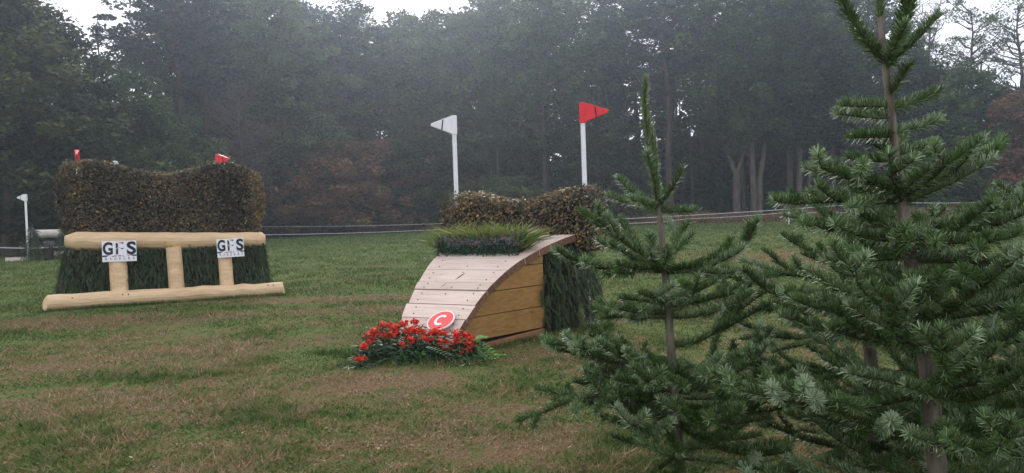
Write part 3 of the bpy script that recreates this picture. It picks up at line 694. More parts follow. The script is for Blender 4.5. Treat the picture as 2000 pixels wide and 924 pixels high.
def streakL(U, Z):
    return .20 * np.exp(-((U - .45) / .22) ** 2) + .13 * np.exp(-((U - 2.0) / .2) ** 2) * (Z > 2.1) + .30 * np.exp(-((U - 3.85) / .25) ** 2) - .10 * np.exp(-((U - 1.45) / .35) ** 2) - .10 * np.exp(-((U - 3.05) / .4) ** 2) - .02
hedge(J, .27, 3.74, .66, 1.45, 1.22, topL, 30000, .052, streakL, bulge=.2)

# ------------------------------------------------------------------ printed signs
def text_mesh(body, size, offset=0.0, extrude=.0006, sx=1.0):
    c = bpy.data.curves.new('txt', 'FONT'); c.body = body; c.size = size; c.extrude = extrude; c.offset = offset; c.align_x = 'CENTER'; c.align_y = 'CENTER'; c.resolution_u = 5
    o = bpy.data.objects.new('txt', c); sc.collection.objects.link(o)
    dg = bpy.context.evaluated_depsgraph_get(); me_ = bpy.data.meshes.new_from_object(o.evaluated_get(dg))
    bpy.data.objects.remove(o); bpy.data.curves.remove(c)
    co = np.zeros(len(me_.vertices) * 3, np.float32); me_.vertices.foreach_get('co', co); co = co.reshape(-1, 3)
    mid = (co.max(0) + co.min(0)) / 2; co -= mid; co[:, 0] *= sx; me_.vertices.foreach_set('co', co.reshape(-1)); me_.update(); me_.materials.clear(); return me_

def fit(me_, w_, h_):
    co = np.zeros(len(me_.vertices) * 3, np.float32); me_.vertices.foreach_get('co', co); co = co.reshape(-1, 3)
    e = co.max(0) - co.min(0); co[:, 0] *= w_ / e[0]; co[:, 1] *= h_ / e[1]; me_.vertices.foreach_set('co', co.reshape(-1)); me_.update(); return me_

def saddle_sign(label):
    """sign in its own x (right), y (up), z (out) frame, 0.60 x 0.41 m"""
    root = empty('advert_sign'); W, H_ = .60, .405
    b = MB(); b.box((-W / 2, -H_ / 2, -.012), (W / 2, H_ / 2, 0)); b.build('board', M['white'], root, False, .003)
    X = lambda x: ((x - 305) / 420) * W; Yc = lambda y: -((y - 337) / 272) * H_
    def glyph(ch, x0, x1, y0, y1, off):
        me_ = fit(text_mesh(ch, .3, off), abs(X(x1) - X(x0)), abs(Yc(y1) - Yc(y0)))
        o = mesh_obj('letter', me_, M['navy'], root); o.location = ((X(x0) + X(x1)) / 2, (Yc(y0) + Yc(y1)) / 2, .003)
    glyph('G', 104, 226, 212, 382, .011); glyph('S', 396, 512, 210, 384, .011)
    def poly(name, pts_, mat, z=.0022):
        p = MB(); p.prism([(X(x), Yc(y), z) for x, y in pts_], (0, 0, .0014)); return p.build(name, mat, root)
    poly('letter', [(263, 222), (290, 238), (290, 284), (263, 300)], M['navy']); poly('letter', [(263, 312), (290, 294), (290, 378), (263, 378)], M['navy'])
    poly('letter', [(318, 218), (358, 218), (358, 238), (346, 238)], M['navy']); poly('letter', [(318, 302), (356, 290), (356, 308), (330, 308)], M['navy'])
    poly('emblem', [(288, 212), (298, 212), (334, 236), (322, 236)], M['signred']); poly('emblem', [(266, 306), (308, 284), (316, 286), (274, 308)], M['signred'])
    poly('emblem', [(97, 386), (186, 386), (160, 397), (140, 406), (97, 406)], M['navy']); poly('emblem', [(424, 386), (514, 386), (514, 404), (470, 404)], M['navy'])
    poly('emblem', [(200, 408), (232, 408), (272, 386), (256, 386)], M['signred']); poly('emblem', [(288, 390), (326, 390), (326, 404), (288, 404)], M['signred'])
    poly('emblem', [(342, 390), (352, 396), (370, 408), (344, 406)], M['navy']); poly('emblem', [(386, 384), (402, 384), (436, 402), (420, 402)], M['signred'])
    poly('emblem', [(262, 400), (272, 392), (272, 404), (254, 406)], M['navy'])
    for i, ch in enumerate('SADDLES'):
        xx = 141 + i * (479 - 141) / 6; glyph(ch, xx - 10, xx + 10, 417, 447, .003)
    return tag(root, label, 'sign', 'advertising signs on the brush jump')
def jump_pt(u, y, z): return J.matrix_basis @ Vector((u, y, z))
for (u, z, lab, tilt) in ((1.165, 1.065, 'white sign with navy letters on the left post, larger of two', -.01), (3.205, 1.035, 'white sign with navy letters on the right post, smaller of two', .02)):
    s = saddle_sign(lab); s.location = jump_pt(u, .205, z); s.rotation_euler = Euler((R(90 - 3), 0, R(23.2)), 'XYZ')
    s.rotation_euler.rotate_axis('Z', tilt)
    if u > 2: s.scale = (.87, .95, 1)

# ------------------------------------------------------------------ ramp jump with letter C
RA = R(28.5); wv2 = Vector((-math.cos(RA), math.sin(RA), 0))
org = Vector((-.79, 8.01, 0)) + wv2 * .33
K = empty('ramp_jump', org, -RA); tag(K, 'curved plank ramp jump with spruce skirt and low brush behind', 'jump', 'cross country jumps')
PY = np.array([0, .19, .31, .507, .754, 1.09, 1.55, 1.93, 2.26]); PZ = np.array([.0, .235, .375, .555, .735, .915, 1.078, 1.175, 1.235])
pc = np.polyfit(PY, PZ, 4)
prof = lambda y: float(np.polyval(pc, y))
xr = lambda y: .33 + .264 * y
xl = lambda y: -(.33 + .20 * y)
TH = .088
def pnorm(y):
    d = (prof(y + .01) - prof(y - .01)) / .02; v_ = Vector((0, -d, 1)); return v_.normalized()
joints = [.03, .16, .305, .455, .64, .752, .985, 1.27, 1.53, 1.79, 2.03, 2.26]
for i in range(len(joints) - 1):
    ya, yb_ = joints[i] + .004, joints[i + 1] - (.012 if i == 3 else .004); ns_ = 5; b = MB(); vv = []
    ex = .03 + random.uniform(-.008, .012); exl = .02 + random.uniform(-.01, .012) + (.02 if i < 3 else 0); lift = random.uniform(-.003, .003)
    for j in range(ns_):
        y = ya + (yb_ - ya) * j / (ns_ - 1); z = prof(y) + lift; n_ = pnorm(y)
        for (x, k_) in ((xl(y) - exl, 0), (xr(y) + ex, 0)):
            vv.append(Vector((x, y, z)))
        for x in (xl(y) - exl, xr(y) + ex):
            vv.append(Vector((x, y, z)) - n_ * TH)
    ff = []
    for j in range(ns_ - 1):
        p0, p1 = j * 4, (j + 1) * 4
        ff += [(p0, p0 + 1, p1 + 1, p1), (p0 + 2, p1 + 2, p1 + 3, p0 + 3), (p0, p1, p1 + 2, p0 + 2), (p0 + 1, p0 + 3, p1 + 3, p1 + 1)]
    ff += [(0, 2, 3, 1), tuple((ns_ - 1) * 4 + k_ for k_ in (0, 1, 3, 2))]
    b.add(vv, ff); me = b.mesh('plank'); me.materials.append(M['plank']); me.materials.append(M['plank_edge'])
    for p in me.polygons:
        if abs(p.normal.x) > .6: p.material_index = 1
    pl = mesh_obj('plank', me, None, K)
    for fx in (.12, .5, .88):
        for fy in (.25, .75):
            if fx == .5 and (i + (fy > .5)) % 2: continue
            y = ya + (yb_ - ya) * fy + random.uniform(-.01, .01); x = xl(y) + (xr(y) - xl(y)) * (fx + random.uniform(-.02, .02)); screw(pl, (x, y, prof(y) + lift + .0005), pnorm(y), .008)
# split marks: open cracks in two planks
def crack(x, y, ang, ln, wd):
    b = MB(); d = Vector((math.sin(ang), math.cos(ang), 0)); s_ = Vector((math.cos(ang), -math.sin(ang), 0)); P_ = []
    for t_, w_ in ((-1, .1), (-.3, .9), (.3, 1), (1, .1), (.3, -.8), (-.3, -.9)):
        q = Vector((x, y, 0)) + d * t_ * ln / 2 + s_ * w_ * wd / 2; q.z = prof(q.y) + .003; P_.append(q)
    b.add(P_, [(0, 1, 2, 3, 4, 5)]); b.build('crack', M['plank_edge'], K)
crack(.04, .86, .45, .16, .02); crack(-.10, .70, .5, .10, .012)
# side boards: right and left wall, clipped by the curve of the ramp
YB = 1.66
def ycurve(z):
    lo_, hi_ = 0.0, 2.26
    for _ in range(40):
        m_ = (lo_ + hi_) / 2
        if prof(m_) - TH * 1.25 < z: lo_ = m_
        else: hi_ = m_
    return lo_
for side, fx in ((1, xr), (-1, xl)):
    zs = [.095, .365, .63, .895, 1.04]
    for i in range(4):
        z0, z1 = zs[i] + .004, zs[i + 1] - .004; ys_ = []
        poly = [(ycurve(z0), z0)]
        for q in range(5, 0, -1): pass
        up_ = [(ycurve(z0 + (z1 - z0) * q / 5), z0 + (z1 - z0) * q / 5) for q in range(1, 6)]
        up_ = [p for p in up_ if p[0] < YB - .005]
        poly += up_
        if ycurve(z1) < YB: poly += [(YB, z1)]
        else: poly += [(YB, min(z1, prof(YB) - TH * 1.25))]
        poly += [(YB, z0)]
        b = MB(); b.prism([(fx(y) - side * (.012 + random.uniform(-.003, .003)), y, z) for y, z in poly], (-side * .045, 0, 0)); b.build('side_board', M['board'], K, False, .004)
    b = MB(); z1 = .092
    b.prism([(fx(.10) + side * .012, .10, -.05), (fx(.12) + side * .012, .12, .03), (fx(YB) + side * .012, YB - .0, z1 - .004), (fx(YB) + side * .012, YB, -.05)], (-side * .06, 0, 0)); b.build('base_board', M['board_low'], K, False, .005)
# dark carcass inside
b = MB(); pp = [(ycurve(z), z) for z in np.linspace(.02, 1.03, 9)]
P1 = [(xl(y) + .09, y + .03, z) for y, z in pp] + [(xl(2.1) + .09, 2.1, 1.06), (xl(2.1) + .09, 2.1, .0)]
P2 = [(xr(y) - .09, y + .03, z) for y, z in pp] + [(xr(2.1) - .09, 2.1, 1.06), (xr(2.1) - .09, 2.1, .0)]
q = len(P1); b.add(P1 + P2, [tuple(range(q)), tuple(range(2 * q - 1, q - 1, -1))] + [(i, q + i, q + (i + 1) % q, (i + 1) % q) for i in range(q)]); b.build('timber_frame', M['dark'], K)
# spruce skirt wrapping the rear end
def skirt_shell(n_):
    """rounded plan: right flank from the side wall backwards, round the rear, to the left flank"""
    path = np.array([(xr(1.62) - .02, 1.62), (xr(1.8) + .10, 1.78), (xr(2.1) + .19, 2.1), (xr(2.4) + .17, 2.42), (xr(2.7) - .02, 2.72), (.3, 2.86), (-.3, 2.86), (xl(2.7) + .02, 2.72), (xl(2.4) - .12, 2.42), (xl(2.0) - .12, 2.0), (xl(1.66), 1.66)])
    seg_ = np.diff(path, axis=0); ln_ = np.linalg.norm(seg_, axis=1); k_ = rng.choice(len(seg_), n_, p=ln_ / ln_.sum()); f_ = rng.random(n_)[:, None]
    p_ = path[k_] + seg_[k_] * f_; nr_ = np.stack([seg_[k_][:, 1], -seg_[k_][:, 0]], 1) / ln_[k_][:, None]
    z_ = rng.random(n_) ** .9 * .98 + .12
    inset = -.16 * np.clip((z_ - .55) / .5, 0, 1) ** 1.5 - .03 * np.clip((.3 - z_) / .3, 0, 1)
    P_ = np.column_stack([p_ + nr_ * (inset + rng.normal(0, .03, n_))[:, None], z_]); return P_, np.column_stack([nr_, np.full(n_, .12)])
b = MB(); b.prism([(xl(1.8) + .06, 1.72, 0), (xr(1.8) - .06, 1.72, 0), (xr(2.3) - .05, 2.3, 0), (xr(2.6) - .2, 2.6, 0), (xl(2.6) + .2, 2.6, 0), (xl(2.3) + .05, 2.3, 0)], (0, 0, 1.02)); b.build('skirt_core', M['dark'], K)
P_, n_ = skirt_shell(2700); skirt(K, P_, n_, tilt=.75, size=.9)
# low brush on top, behind the ramp edge; local frame turned to the ends measured on site
def topC(u):
    return float(np.interp(u, [-1.25, -1.1, -.95, -.7, -.45, -.15, .1, .4, .7, .95, 1.1, 1.22], [1.62, 1.75, 1.83, 1.84, 1.76, 1.70, 1.69, 1.74, 1.82, 1.86, 1.84, 1.70]))
def streakC(U, Z): return .26 * np.exp(-((U + .75) / .16) ** 2) + .08 * np.exp(-((U + .2) / .2) ** 2)
hb = hedge(K, -1.12, 1.14, 2.29, 2.80, 1.0, topC, 9500, .044, streakC, bulge=.06)
# drooping corner of the brush beside the skirt is part of the same leaves

# round letter disc leaning on the lowest planks
def letter_disc():
    y = .235; n_ = pnorm(y); root = empty('letter_disc')
    b = MB(); b.tube([(0, 0, 0), (0, 0, .014)], [.165, .165], 40); b.build('rim', M['white'], root, False)
    b = MB(); b.tube([(0, 0, .010), (0, 0, .0165)], [.150, .150], 40); b.build('face', M['discred'], root, False)
    b = MB(); P_ = []; Q_ = []
    for i in range(25):
        a_ = R(48) + R(264) * i / 24; P_.append((.088 * math.cos(a_) * .82, .088 * math.sin(a_), .019)); Q_.append((.053 * math.cos(a_) * .78, .056 * math.sin(a_), .019))
    b.add(P_ + Q_, [(i, i + 1, 25 + i + 1, 25 + i) for i in range(24)]); o = b.build('letter', M['white'], root); o.modifiers.new('s', 'SOLIDIFY').thickness = .004
    loc = K.matrix_basis @ (Vector((.175, y + .02, prof(y + .02))) + n_ * .055)
    root.matrix_basis = Matrix.Translation(loc) @ K.matrix_basis.to_3x3().to_4x4() @ Matrix.Rotation(math.acos(n_.z) - R(15), 4, 'X') 
    return tag(root, 'round red disc with a white letter C low on the ramp', 'sign')
letter_disc()

# ------------------------------------------------------------------ planter of sedge and lavender on the ramp
yP = 1.52; TP = empty('plant_trough', K.matrix_basis @ Vector((-.03, yP, prof(1.50) + .01)), -RA); tag(TP, 'trough of yellow green sedge and purple lavender on the ramp', 'planter')
b = MB(); b.box((-.60, -.13, -.02), (.60, .15, .07)); tb = b.build('trough', M['dark'], TP)
def blades(n_, x0, x1, y0, y1, h0, h1, wd, out, sp=.5):
    P_ = np.stack([rng.uniform(x0, x1, n_), rng.uniform(y0, y1, n_), np.full(n_, .03)], 1); az = rng.random(n_) * 6.28
    d = np.stack([np.cos(az) * sp + P_[:, 0] / .6 * out, np.sin(az) * sp, np.ones(n_)], 1); d = unit(d); h = rng.uniform(h0, h1, n_)[:, None]
    s = unit(np.cross(d, rng.normal(size=(n_, 3)))) * wd; mid = P_ + d * h * .55; hd = unit(d * np.array([1, 1, 0]) + 1e-6); tip = P_ + d * h * .85 + hd * h * .28 - np.array([0, 0, 1]) * h * .06
    a = np.stack([P_ - s, P_ + s, mid + s * .9, mid - s * .9], 1); b_ = np.stack([mid - s * .9, mid + s * .9, tip + s * .15, tip - s * .15], 1); return np.concatenate([a, b_]), n_
V, k = blades(800, -.60, .60, -.04, .16, .22, .50, .0056, .6, .6); t_ = np.clip(rng.normal(.5, .25, k), 0, 1)
V2, k2 = blades(90, -.66, -.5, -.12, .1, .24, .42, .0045, 1.3, .8); V3, k3 = blades(110, .5, .66, -.14, .1, .24, .42, .0045, 1.3, .8)
t2 = rng.normal(.3, .2, k2 + k3)
tt = np.concatenate([np.tile(t_, 2), np.tile(t2[:k2], 2), np.tile(t2[k2:], 2)])
mesh_obj('sedge', soup_mesh('sedge', np.concatenate([V, V2, V3]), np.clip(tt, 0, 1)), M['sedge'], TP)['kind'] = 'stuff'
n = 3200; P = np.stack([rng.uniform(-.62, .62, n), rng.uniform(-.2, .06, n), rng.random(n)], 1); P[:, 1] -= .03 * (1 - P[:, 2]); hz = P[:, 2] * (.17 + .06 * vnoise(P * np.array([1, 1, 0]) + 5, 9)); 
hue = np.where(P[:, 2] > .6, .58 + .45 * (vnoise(P * np.array([1, 1, 0]), 11) - .4) + rng.normal(0, .16, n), .2 + rng.normal(0, .15, n)); P[:, 2] = hz * 1.1 - .06 * (P[:, 1] < -.08)
mesh_obj('lavender', soup_mesh('lavender', leaf_quads(P, rng.uniform(.025, .065, n), .0, .3), np.clip(hue, 0, 1)), M['lavender'], TP)['kind'] = 'stuff'

# ------------------------------------------------------------------ red flower bed at the foot of the ramp
BED = empty('flower_bed', (-1.0, 7.75, 0)); tag(BED, 'bank of orange red artificial flowers and dark leaves before the ramp', 'flowers')
heads = [(-1.6, 7.82, .17), (-1.54, 7.89, .21), (-1.56, 7.94, .25), (-1.52, 8.01, .3), (-1.44, 8.09, .36), (-1.37, 8.09, .35), (-1.3, 8.05, .32), (-1.31, 7.98, .27), (-1.4, 7.96, .26), (-1.21, 8.1, .36), (-1.09, 8.12, .37),
         (-1.1, 8.03, .3), (-1.17, 8.01, .29), (-1.14, 7.92, .22), (-1.1, 7.89, .2), (-1.19, 7.85, .17), (-1.0, 8.01, .28), (-.97, 7.93, .22), (-.87, 7.9, .19), (-.84, 7.98, .28), (-.89, 7.97, .27), (-.77, 7.95, .265), (-.78, 7.86, .17),
         (-.63, 7.93, .25), (-.62, 7.88, .19), (-.66, 7.85, .17), (-.52, 7.92, .23), (-.47, 7.9, .2), (-.56, 7.76, .09), (-.49, 7.77, .09), (-.48, 7.84, .14), (-.72, 7.8, .12), (-1.61, 7.67, .06)]
fm = []
for v in range(4):
    n = 60; d = unit(rng.normal(size=(n, 3)) * np.array([1, 1, .8]) + np.array([0, -.25, .25])); C = d * rng.uniform(.012, .042, n)[:, None]
    fm.append(soup_mesh('flower_head', leaf_quads(C, rng.uniform(.016, .034, n), 0, .7, d), np.clip(rng.normal(.45, .25, n), 0, 1), M['petal']))
for i, p in enumerate(heads):
    o = bpy.data.objects.new('flower_head', fm[i % 4]); s = random.uniform(1.25, 1.8); o.scale = (s, s, s * .9); o.rotation_euler = (0, 0, random.uniform(-.8, .8))
    o.location = Vector(p) - BED.location; link(o, BED)
# mound of strap leaves
n = 3400; hd = np.array(heads); ii = rng.integers(0, len(hd), n); base = hd[ii].copy(); top_ = base + rng.normal(size=(n, 3)) * np.array([.06, .05, .03]) - np.array([0, .02, .03])
f = rng.random(n)[:, None]; C = top_ * np.array([1, 1, 0]) + np.array([0, 0, 1]) * top_[:, 2:3] * f + np.array([0, -1, 0]) * (1 - f) * .12
C[:, 2] = np.maximum(C[:, 2], .02)
d = unit(rng.normal(size=(n, 3)) * np.array([1, .5, .5]) + np.array([0, -.5, -.1])); ln = rng.uniform(.05, .13, n)[:, None]; s = unit(np.cross(d, rng.normal(size=(n, 3)) * .5 + np.array([0, -.5, 1]))) * rng.uniform(.005, .013, n)[:, None]
V = np.stack([C, C + d * ln * .45 + s, C + d * ln, C + d * ln * .45 - s], 1); V[..., 2] = np.maximum(V[..., 2], .004); V -= np.array(BED.location)
mesh_obj('leaves', soup_mesh('leaves', V, np.clip(rng.normal(.4, .22, n), 0, 1)), M['bedleaf'], BED)['kind'] = 'stuff'
b = MB()
for x in np.linspace(-1.55, -.5, 9):
    b.tube([(x + 1.0, .22 - (x + 1.0) * .06, 0), (x + 1.0, .2 - (x + 1.0) * .06, .16)], [.11, .05], 7)
b.build('foam_base', M['bedleaf'], BED)['kind'] = 'stuff'
def frond(name, p, d, ln, wd, mat, k=13, droop=.5):
    p = np.array(p, float) - np.array(BED.location); d = np.array(d, float) / np.linalg.norm(d); sd_ = np.cross(d, [0, 0, 1]); sd_ /= np.linalg.norm(sd_); q = []
    for i in range(k):
        f = (i + .5) / k; c = p + d * ln * f + np.array([0, 0, -droop * ln * f * f]); c[2] = max(c[2], .012); w_ = wd * math.sin(math.pi * (.12 + .85 * f)) ** .8
        for sg in (-1, 1):
            e = c + sd_ * sg * w_ + d * w_ * .5 + np.array([0, 0, .01]); hw = d * ln / k * .42; mid = (c + e) / 2
            q.append([c - hw * .4, mid - hw, e, mid + hw])
    me_ = soup_mesh(name, np.array(q), rng.random(len(q)), mat); link(bpy.data.objects.new(name, me_), BED)
frond('fern_frond', (-.95, 7.70, .16), (.75, -.25, -.05), .42, .085, M['fern']); frond('fern_frond', (-.78, 7.66, .10), (.9, -.15, -.05), .34, .06, M['fern'])
frond('fern_frond', (-1.45, 7.80, .13), (.9, .1, .35), .34, .035, M['fern'], 11, .2); frond('fern_frond', (-1.3, 7.66, .06), (-.8, -.2, -.02), .3, .05, M['bedleaf'])
for (p, d, ln) in (((-.46, 7.86, .20), (.8, -.2, -.25), .24), ((-.46, 7.82, .14), (.9, -.35, -.3), .22), ((-.44, 7.88, .12), (1, .1, -.25), .28), ((-.46, 7.80, .08), (.5, -.6, -.1), .16), ((-.42, 7.84, .2), (.4, .3, .2), .12)):
    frond('bright_frond', p, d, ln * 1.25, .085, M['bright'], 9, .4)
for p in ((-1.06, 7.7, .12), (-.98, 7.68, .1), (-1.22, 7.74, .1)): frond('bright_frond', p, (.4, -.5, .1), .12, .025, M['bright'], 6, .6)

# ------------------------------------------------------------------ far log jump at the left
FJ = empty('far_log_jump', (-25.5, 40.6, 0)); tag(FJ, 'distant grey log jump half hidden behind the big brush', 'jump', 'cross country jumps')
o_ = Vector(FJ.location)
def flog(name, a, b_, r):
    lg = log_mesh(Vector(a) - o_, Vector(b_) - o_, r, r * .95, (0, 0), 33, 8, 14).build(name, M['old_log'], FJ, False, .02)
    a_ = Vector(a) - o_; d = (Vector(b_) - Vector(a)).normalized(); e = MB(); e.tube([a_ - d * .030, a_ - d * .024], [r * .9, r * .9], 14); e.build('cut_end', M['old_end'], lg)
flog('upper_log', (-26.2, 40.4, 1.40), (-23.2, 42.6, 1.36), .23); flog('lower_log', (-25.1, 40.3, .22), (-22.6, 42.4, .2), .19)
for (x, y) in ((-25.6, 41.2), (-23.8, 42.6)):
    b = MB(); b.tube([(x - o_.x, y - o_.y, -.05), (x - o_.x, y - o_.y, 1.25)], [.12, .12], 8); b.build('support_post', M['dark'], FJ)
b = MB(); b.box((-26.6 - o_.x, 38.9 - o_.y, .0), (-25.4 - o_.x, 39.05 - o_.y, .2)); b.build('kerb_pole', M['old_log'], FJ)
def small_spruce(x, y, h, r, label):
    root = empty('potted_spruce', (x, y, 0)); b_ = MB(); b_.tube([(0, 0, -.03), (0, 0, h)], [.03, .008], 6); b_.build('trunk', M['firbark'], root)
    n_ = 420; t = rng.random(n_) ** 1.3; t = t * .82; a_ = rng.random(n_) * 6.28; rr = r * (1 - t / .9) * rng.uniform(.3, 1, n_)
    P_ = np.stack([np.cos(a_) * rr, np.sin(a_) * rr, t * h + .15], 1); nr_ = np.stack([np.cos(a_), np.sin(a_), np.full(n_, .2)], 1)
    skirt(root, P_, nr_, name='needles', tilt=1.6, size=1.7); return tag(root, label, 'small tree', 'small spruces at the far log jump')
small_spruce(-25.1, 38.9, 1.95, .62, 'small spruce below the distant white flag'); small_spruce(-24.05, 39.9, 1.95, .6, 'small spruce beside the big brush at the distant log jump')
pf = empty('flower_pot', (-24.55, 39.3, 0)); b = MB(); b.tube([(0, 0, -.02), (0, 0, .62)], [.2, .26], 12); b.build('pot', M['dark'], pf)
n = 260; d = unit(rng.normal(size=(n, 3))); mesh_obj('blooms', soup_mesh('blooms', leaf_quads(d * np.array([.34, .3, .2]) * rng.random((n, 1)) ** .4 + np.array([0, 0, .82]), .09, 0, .7), np.clip(rng.normal(.72, .2, n), 0, 1)), M['lavender'], pf)['kind'] = 'stuff'
tag(pf, 'pot of pale pink flowers at the distant log jump', 'flower pot')

# ------------------------------------------------------------------ foreground firs
class Fir:
    def __init__(s, name, base, axis, rad, label):
        s.root = empty(name, base); tag(s.root, label, 'fir tree', 'firs in the foreground'); s.axis = [Vector(p) for p in axis]
        b_ = MB(); b_.tube(s.axis, rad, 10, True, .06); b_.build('trunk', M['firbark'], s.root, True); s.new()
    def at(s, z):
        for a, b_ in zip(s.axis[:-1], s.axis[1:]):
            if a.z <= z <= b_.z: return a.lerp(b_, (z - a.z) / (b_.z - a.z))
        return s.axis[-1].copy()
    def new(s): s.sticks = MB(); s.Q = []; s.T = []
    def needles(s, pts, dens, nl, light, full=1.0, bare=0.0, ang=64):
        P_ = np.array([tuple(p) for p in pts]); sg = np.diff(P_, axis=0); ln = np.linalg.norm(sg, axis=1); tot = ln.sum(); n_ = max(8, int(tot * dens))
        cum = np.concatenate([[0], np.cumsum(ln)]); d_ = tot * (bare + (1 - bare) * (np.arange(n_) + rng.random(n_)) / n_); k_ = np.clip(np.searchsorted(cum, d_) - 1, 0, len(sg) - 1)
        f_ = ((d_ - cum[k_]) / ln[k_])[:, None]; C = P_[k_] + sg[k_] * f_; T = unit(sg[k_])
        up_ = np.array([0, 0, 1.0]); A = np.cross(T, up_); bad = np.linalg.norm(A, axis=1) < .15; A[bad] = np.array([1.0, 0, 0]); A = unit(A); B = np.cross(A, T)
        ph = rng.normal(0, .85 * full, n_); ph = np.where(rng.random(n_) < .4, rng.uniform(-np.pi, np.pi, n_), ph)
        rad = A * np.sin(ph)[:, None] + B * np.cos(ph)[:, None]
        endf = np.clip((d_ / tot - .9) / .1, 0, 1)
        th = np.radians(rng.normal(ang, 9, n_)) * (1 - .7 * endf * rng.random(n_))
        D = T * np.cos(th)[:, None] + rad * np.sin(th)[:, None]; D = unit(D + up_ * .12)
        L_ = nl * rng.uniform(.75, 1.12, n_) * (1 - .22 * endf); w_ = np.cross(D, rad); w_ = unit(w_ + .25 * rng.normal(size=(n_, 3))) * (.0019 * nl / .03)
        tip = C + D * L_[:, None] + up_ * (.06 * L_)[:, None]
        s.Q.append(np.stack([C - w_ * .8, C + w_ * .8, tip + w_ * .5, tip - w_ * .5], 1))
        s.T.append(np.clip(light + .12 * rng.normal(size=n_) + .10 * endf + np.where(rng.random(n_) < .2, .3, 0), 0, 1))
    def shoot(s, p0, d, ln, curl, r, order, nl=.037, dens=1900, ang=64):
        """a needle clad shoot that bends up by curl radians; side shoots fork off in pairs"""
        d = Vector(d).normalized(); n_ = max(4, int(ln / .035)); pts = [Vector(p0)]; dirs = [d.copy()]
        side = d.cross(Vector((0, 0, 1)))
        side = side.normalized() if side.length > .1 else Vector((1, 0, 0))
        for i in range(n_):
            q = Matrix.Rotation(curl / n_, 3, side); d = (q @ d); d = (d + Vector((random.gauss(0, 1), random.gauss(0, 1), random.gauss(0, 1))) * .055).normalized()
            pts.append(pts[-1] + d * ln / n_); dirs.append(d.copy())
        s.sticks.tube(pts, [r * (.55 if order <= 0 else .8) * (1 - .75 * i / n_) + .001 for i in range(n_ + 1)], 5, False)
        s.needles(pts, dens, nl, random.gauss(.50, .14) + (.08 if order == 0 else 0), bare=(.12 if order >= 2 else 0), ang=ang)
        if order <= 0: return pts
        gap = random.uniform(.15, .20); t = ln - random.uniform(.0, .03)
        first = True
        while t > max(.05, ln * .16):
            i = min(n_, max(1, int(round(t / ln * n_)))); dd = dirs[i]; sd_ = dd.cross(Vector((0, 0, 1))); sd_ = sd_.normalized() if sd_.length > .1 else Vector((1, 0, 0)); upv = sd_.cross(dd)
            for sg in (-1, 1):
                if random.random() < .1: continue
                ang = R(random.gauss(46, 7)); rem = ln - t
                l2 = (.075 + rem * .62) * random.uniform(.75, 1.15) if not first else random.uniform(.08, .14)
                l2 = min(l2, .34); nd = dd * math.cos(ang) + sd_ * sg * math.sin(ang) + upv * random.gauss(.08, .12)
                s.shoot(pts[i], nd, l2, curl * .3 + random.gauss(.12, .1), r * .6, order - 1 if l2 > .17 else 0, nl, dens)
            if first and random.random() < .5: s.shoot(pts[i], dd + upv * .6, random.uniform(.05, .09), .1, r * .5, 0, nl, dens)
            first = False; t -= gap * random.uniform(.85, 1.2)
        return pts
    def branch(s, z, az, ln, elev, curl=.5, r=.008, order=1, nl=.037, dens=1900):
        s.new(); p = s.at(z); a = R(az); e = R(elev); d = Vector((math.cos(a) * math.cos(e), math.sin(a) * math.cos(e), math.sin(e)))
        s.shoot(p, d, ln, curl, r, order, nl, dens); s.flush()
    def flush(s):
        br_ = s.sticks.build('branch', M['firtwig'], s.root, True)
        o = mesh_obj('needles', soup_mesh('needles', np.concatenate(s.Q), np.concatenate(s.T)), M['fir'], br_); o['kind'] = 'stuff'
        s.new()
    def whorl(s, z, n_, ln, elev, curl, az0=0, order=1, dz=.03, **kw):
        for i in range(n_):
            s.branch(z + random.uniform(-dz, dz), az0 + 360 * i / n_ + random.gauss(0, 9), ln * random.uniform(.82, 1.15), elev + random.gauss(0, 6), curl + random.gauss(0, .12), order=order, **kw)

random.seed(21)
# smaller fir, left: trunk leaning a little to the left
A = Fir('fir_tree', (.79, 3.6, 0), [(.0, 0, -.05), (-.005, 0, .25), (-.03, 0, .73), (-.05, 0, 1.18), (-.07, 0, 1.46), (-.085, 0, 1.58)], [.029, .026, .022, .018, .013, .010], 'smaller fir with a long narrow leader, left of the two main firs')
# leaders
A.new(); A.shoot((-.085, 0, 1.57), (-.045, 0, 1), .57, 0, .013, 0, .036, 2700, 40); A.flush()
A.new(); A.shoot((-.085, -.01, 1.56), (-.10, -.03, 1), .46, 0, .012, 0, .036, 2700, 40); A.flush()
A.new(); A.shoot((-.085, -.01, 1.55), (-.22, -.28, 1), .25, -.05, .007, 0, .040, 2600); A.flush()
for (az, ln, el, cu_) in ((188, .27, 30, .1), (178, .26, 0, .2), (222, .20, 8, .1), (335, .22, 32, .15), (5, .19, -2, .15), (80, .2, 25, .1), (120, .22, 15, .1)):
    A.branch(1.52 + random.uniform(-.03, .02), az, ln, el, cu_, .006, 0, .037)
for (az, ln, el, cu_, od) in ((196, .44, 26, .1, 1), (176, .46, 8, .25, 1), (352, .42, 2, .95, 1), (262, .26, 15, .2, 0), (300, .22, 10, .2, 0), (60, .36, 15, .4, 1), (120, .34, 10, .3, 1), (215, .3, 0, .2, 0)):
    A.branch(1.20 + random.uniform(-.02, .03), az, ln, el, cu_, .008, od, .038)
for (az, ln, el, cu_) in ((170, .3, 0, .2), (200, .34, -4, .25), (240, .3, 2, .2), (280, .26, 5, .2), (330, .34, -5, .3), (20, .34, 0, .3), (90, .3, 5, .2)):
    A.branch(1.02 + random.uniform(-.05, .04), az, ln, el, cu_, .007, 1, .037)
A.whorl(.74, 6, .54, -16, .7, 10, order=1); A.whorl(.60, 5, .58, -18, .7, 40, order=2); A.whorl(.48, 5, .60, -16, .8, 15, order=1); A.whorl(.30, 5, .6, -8, .4, 45)
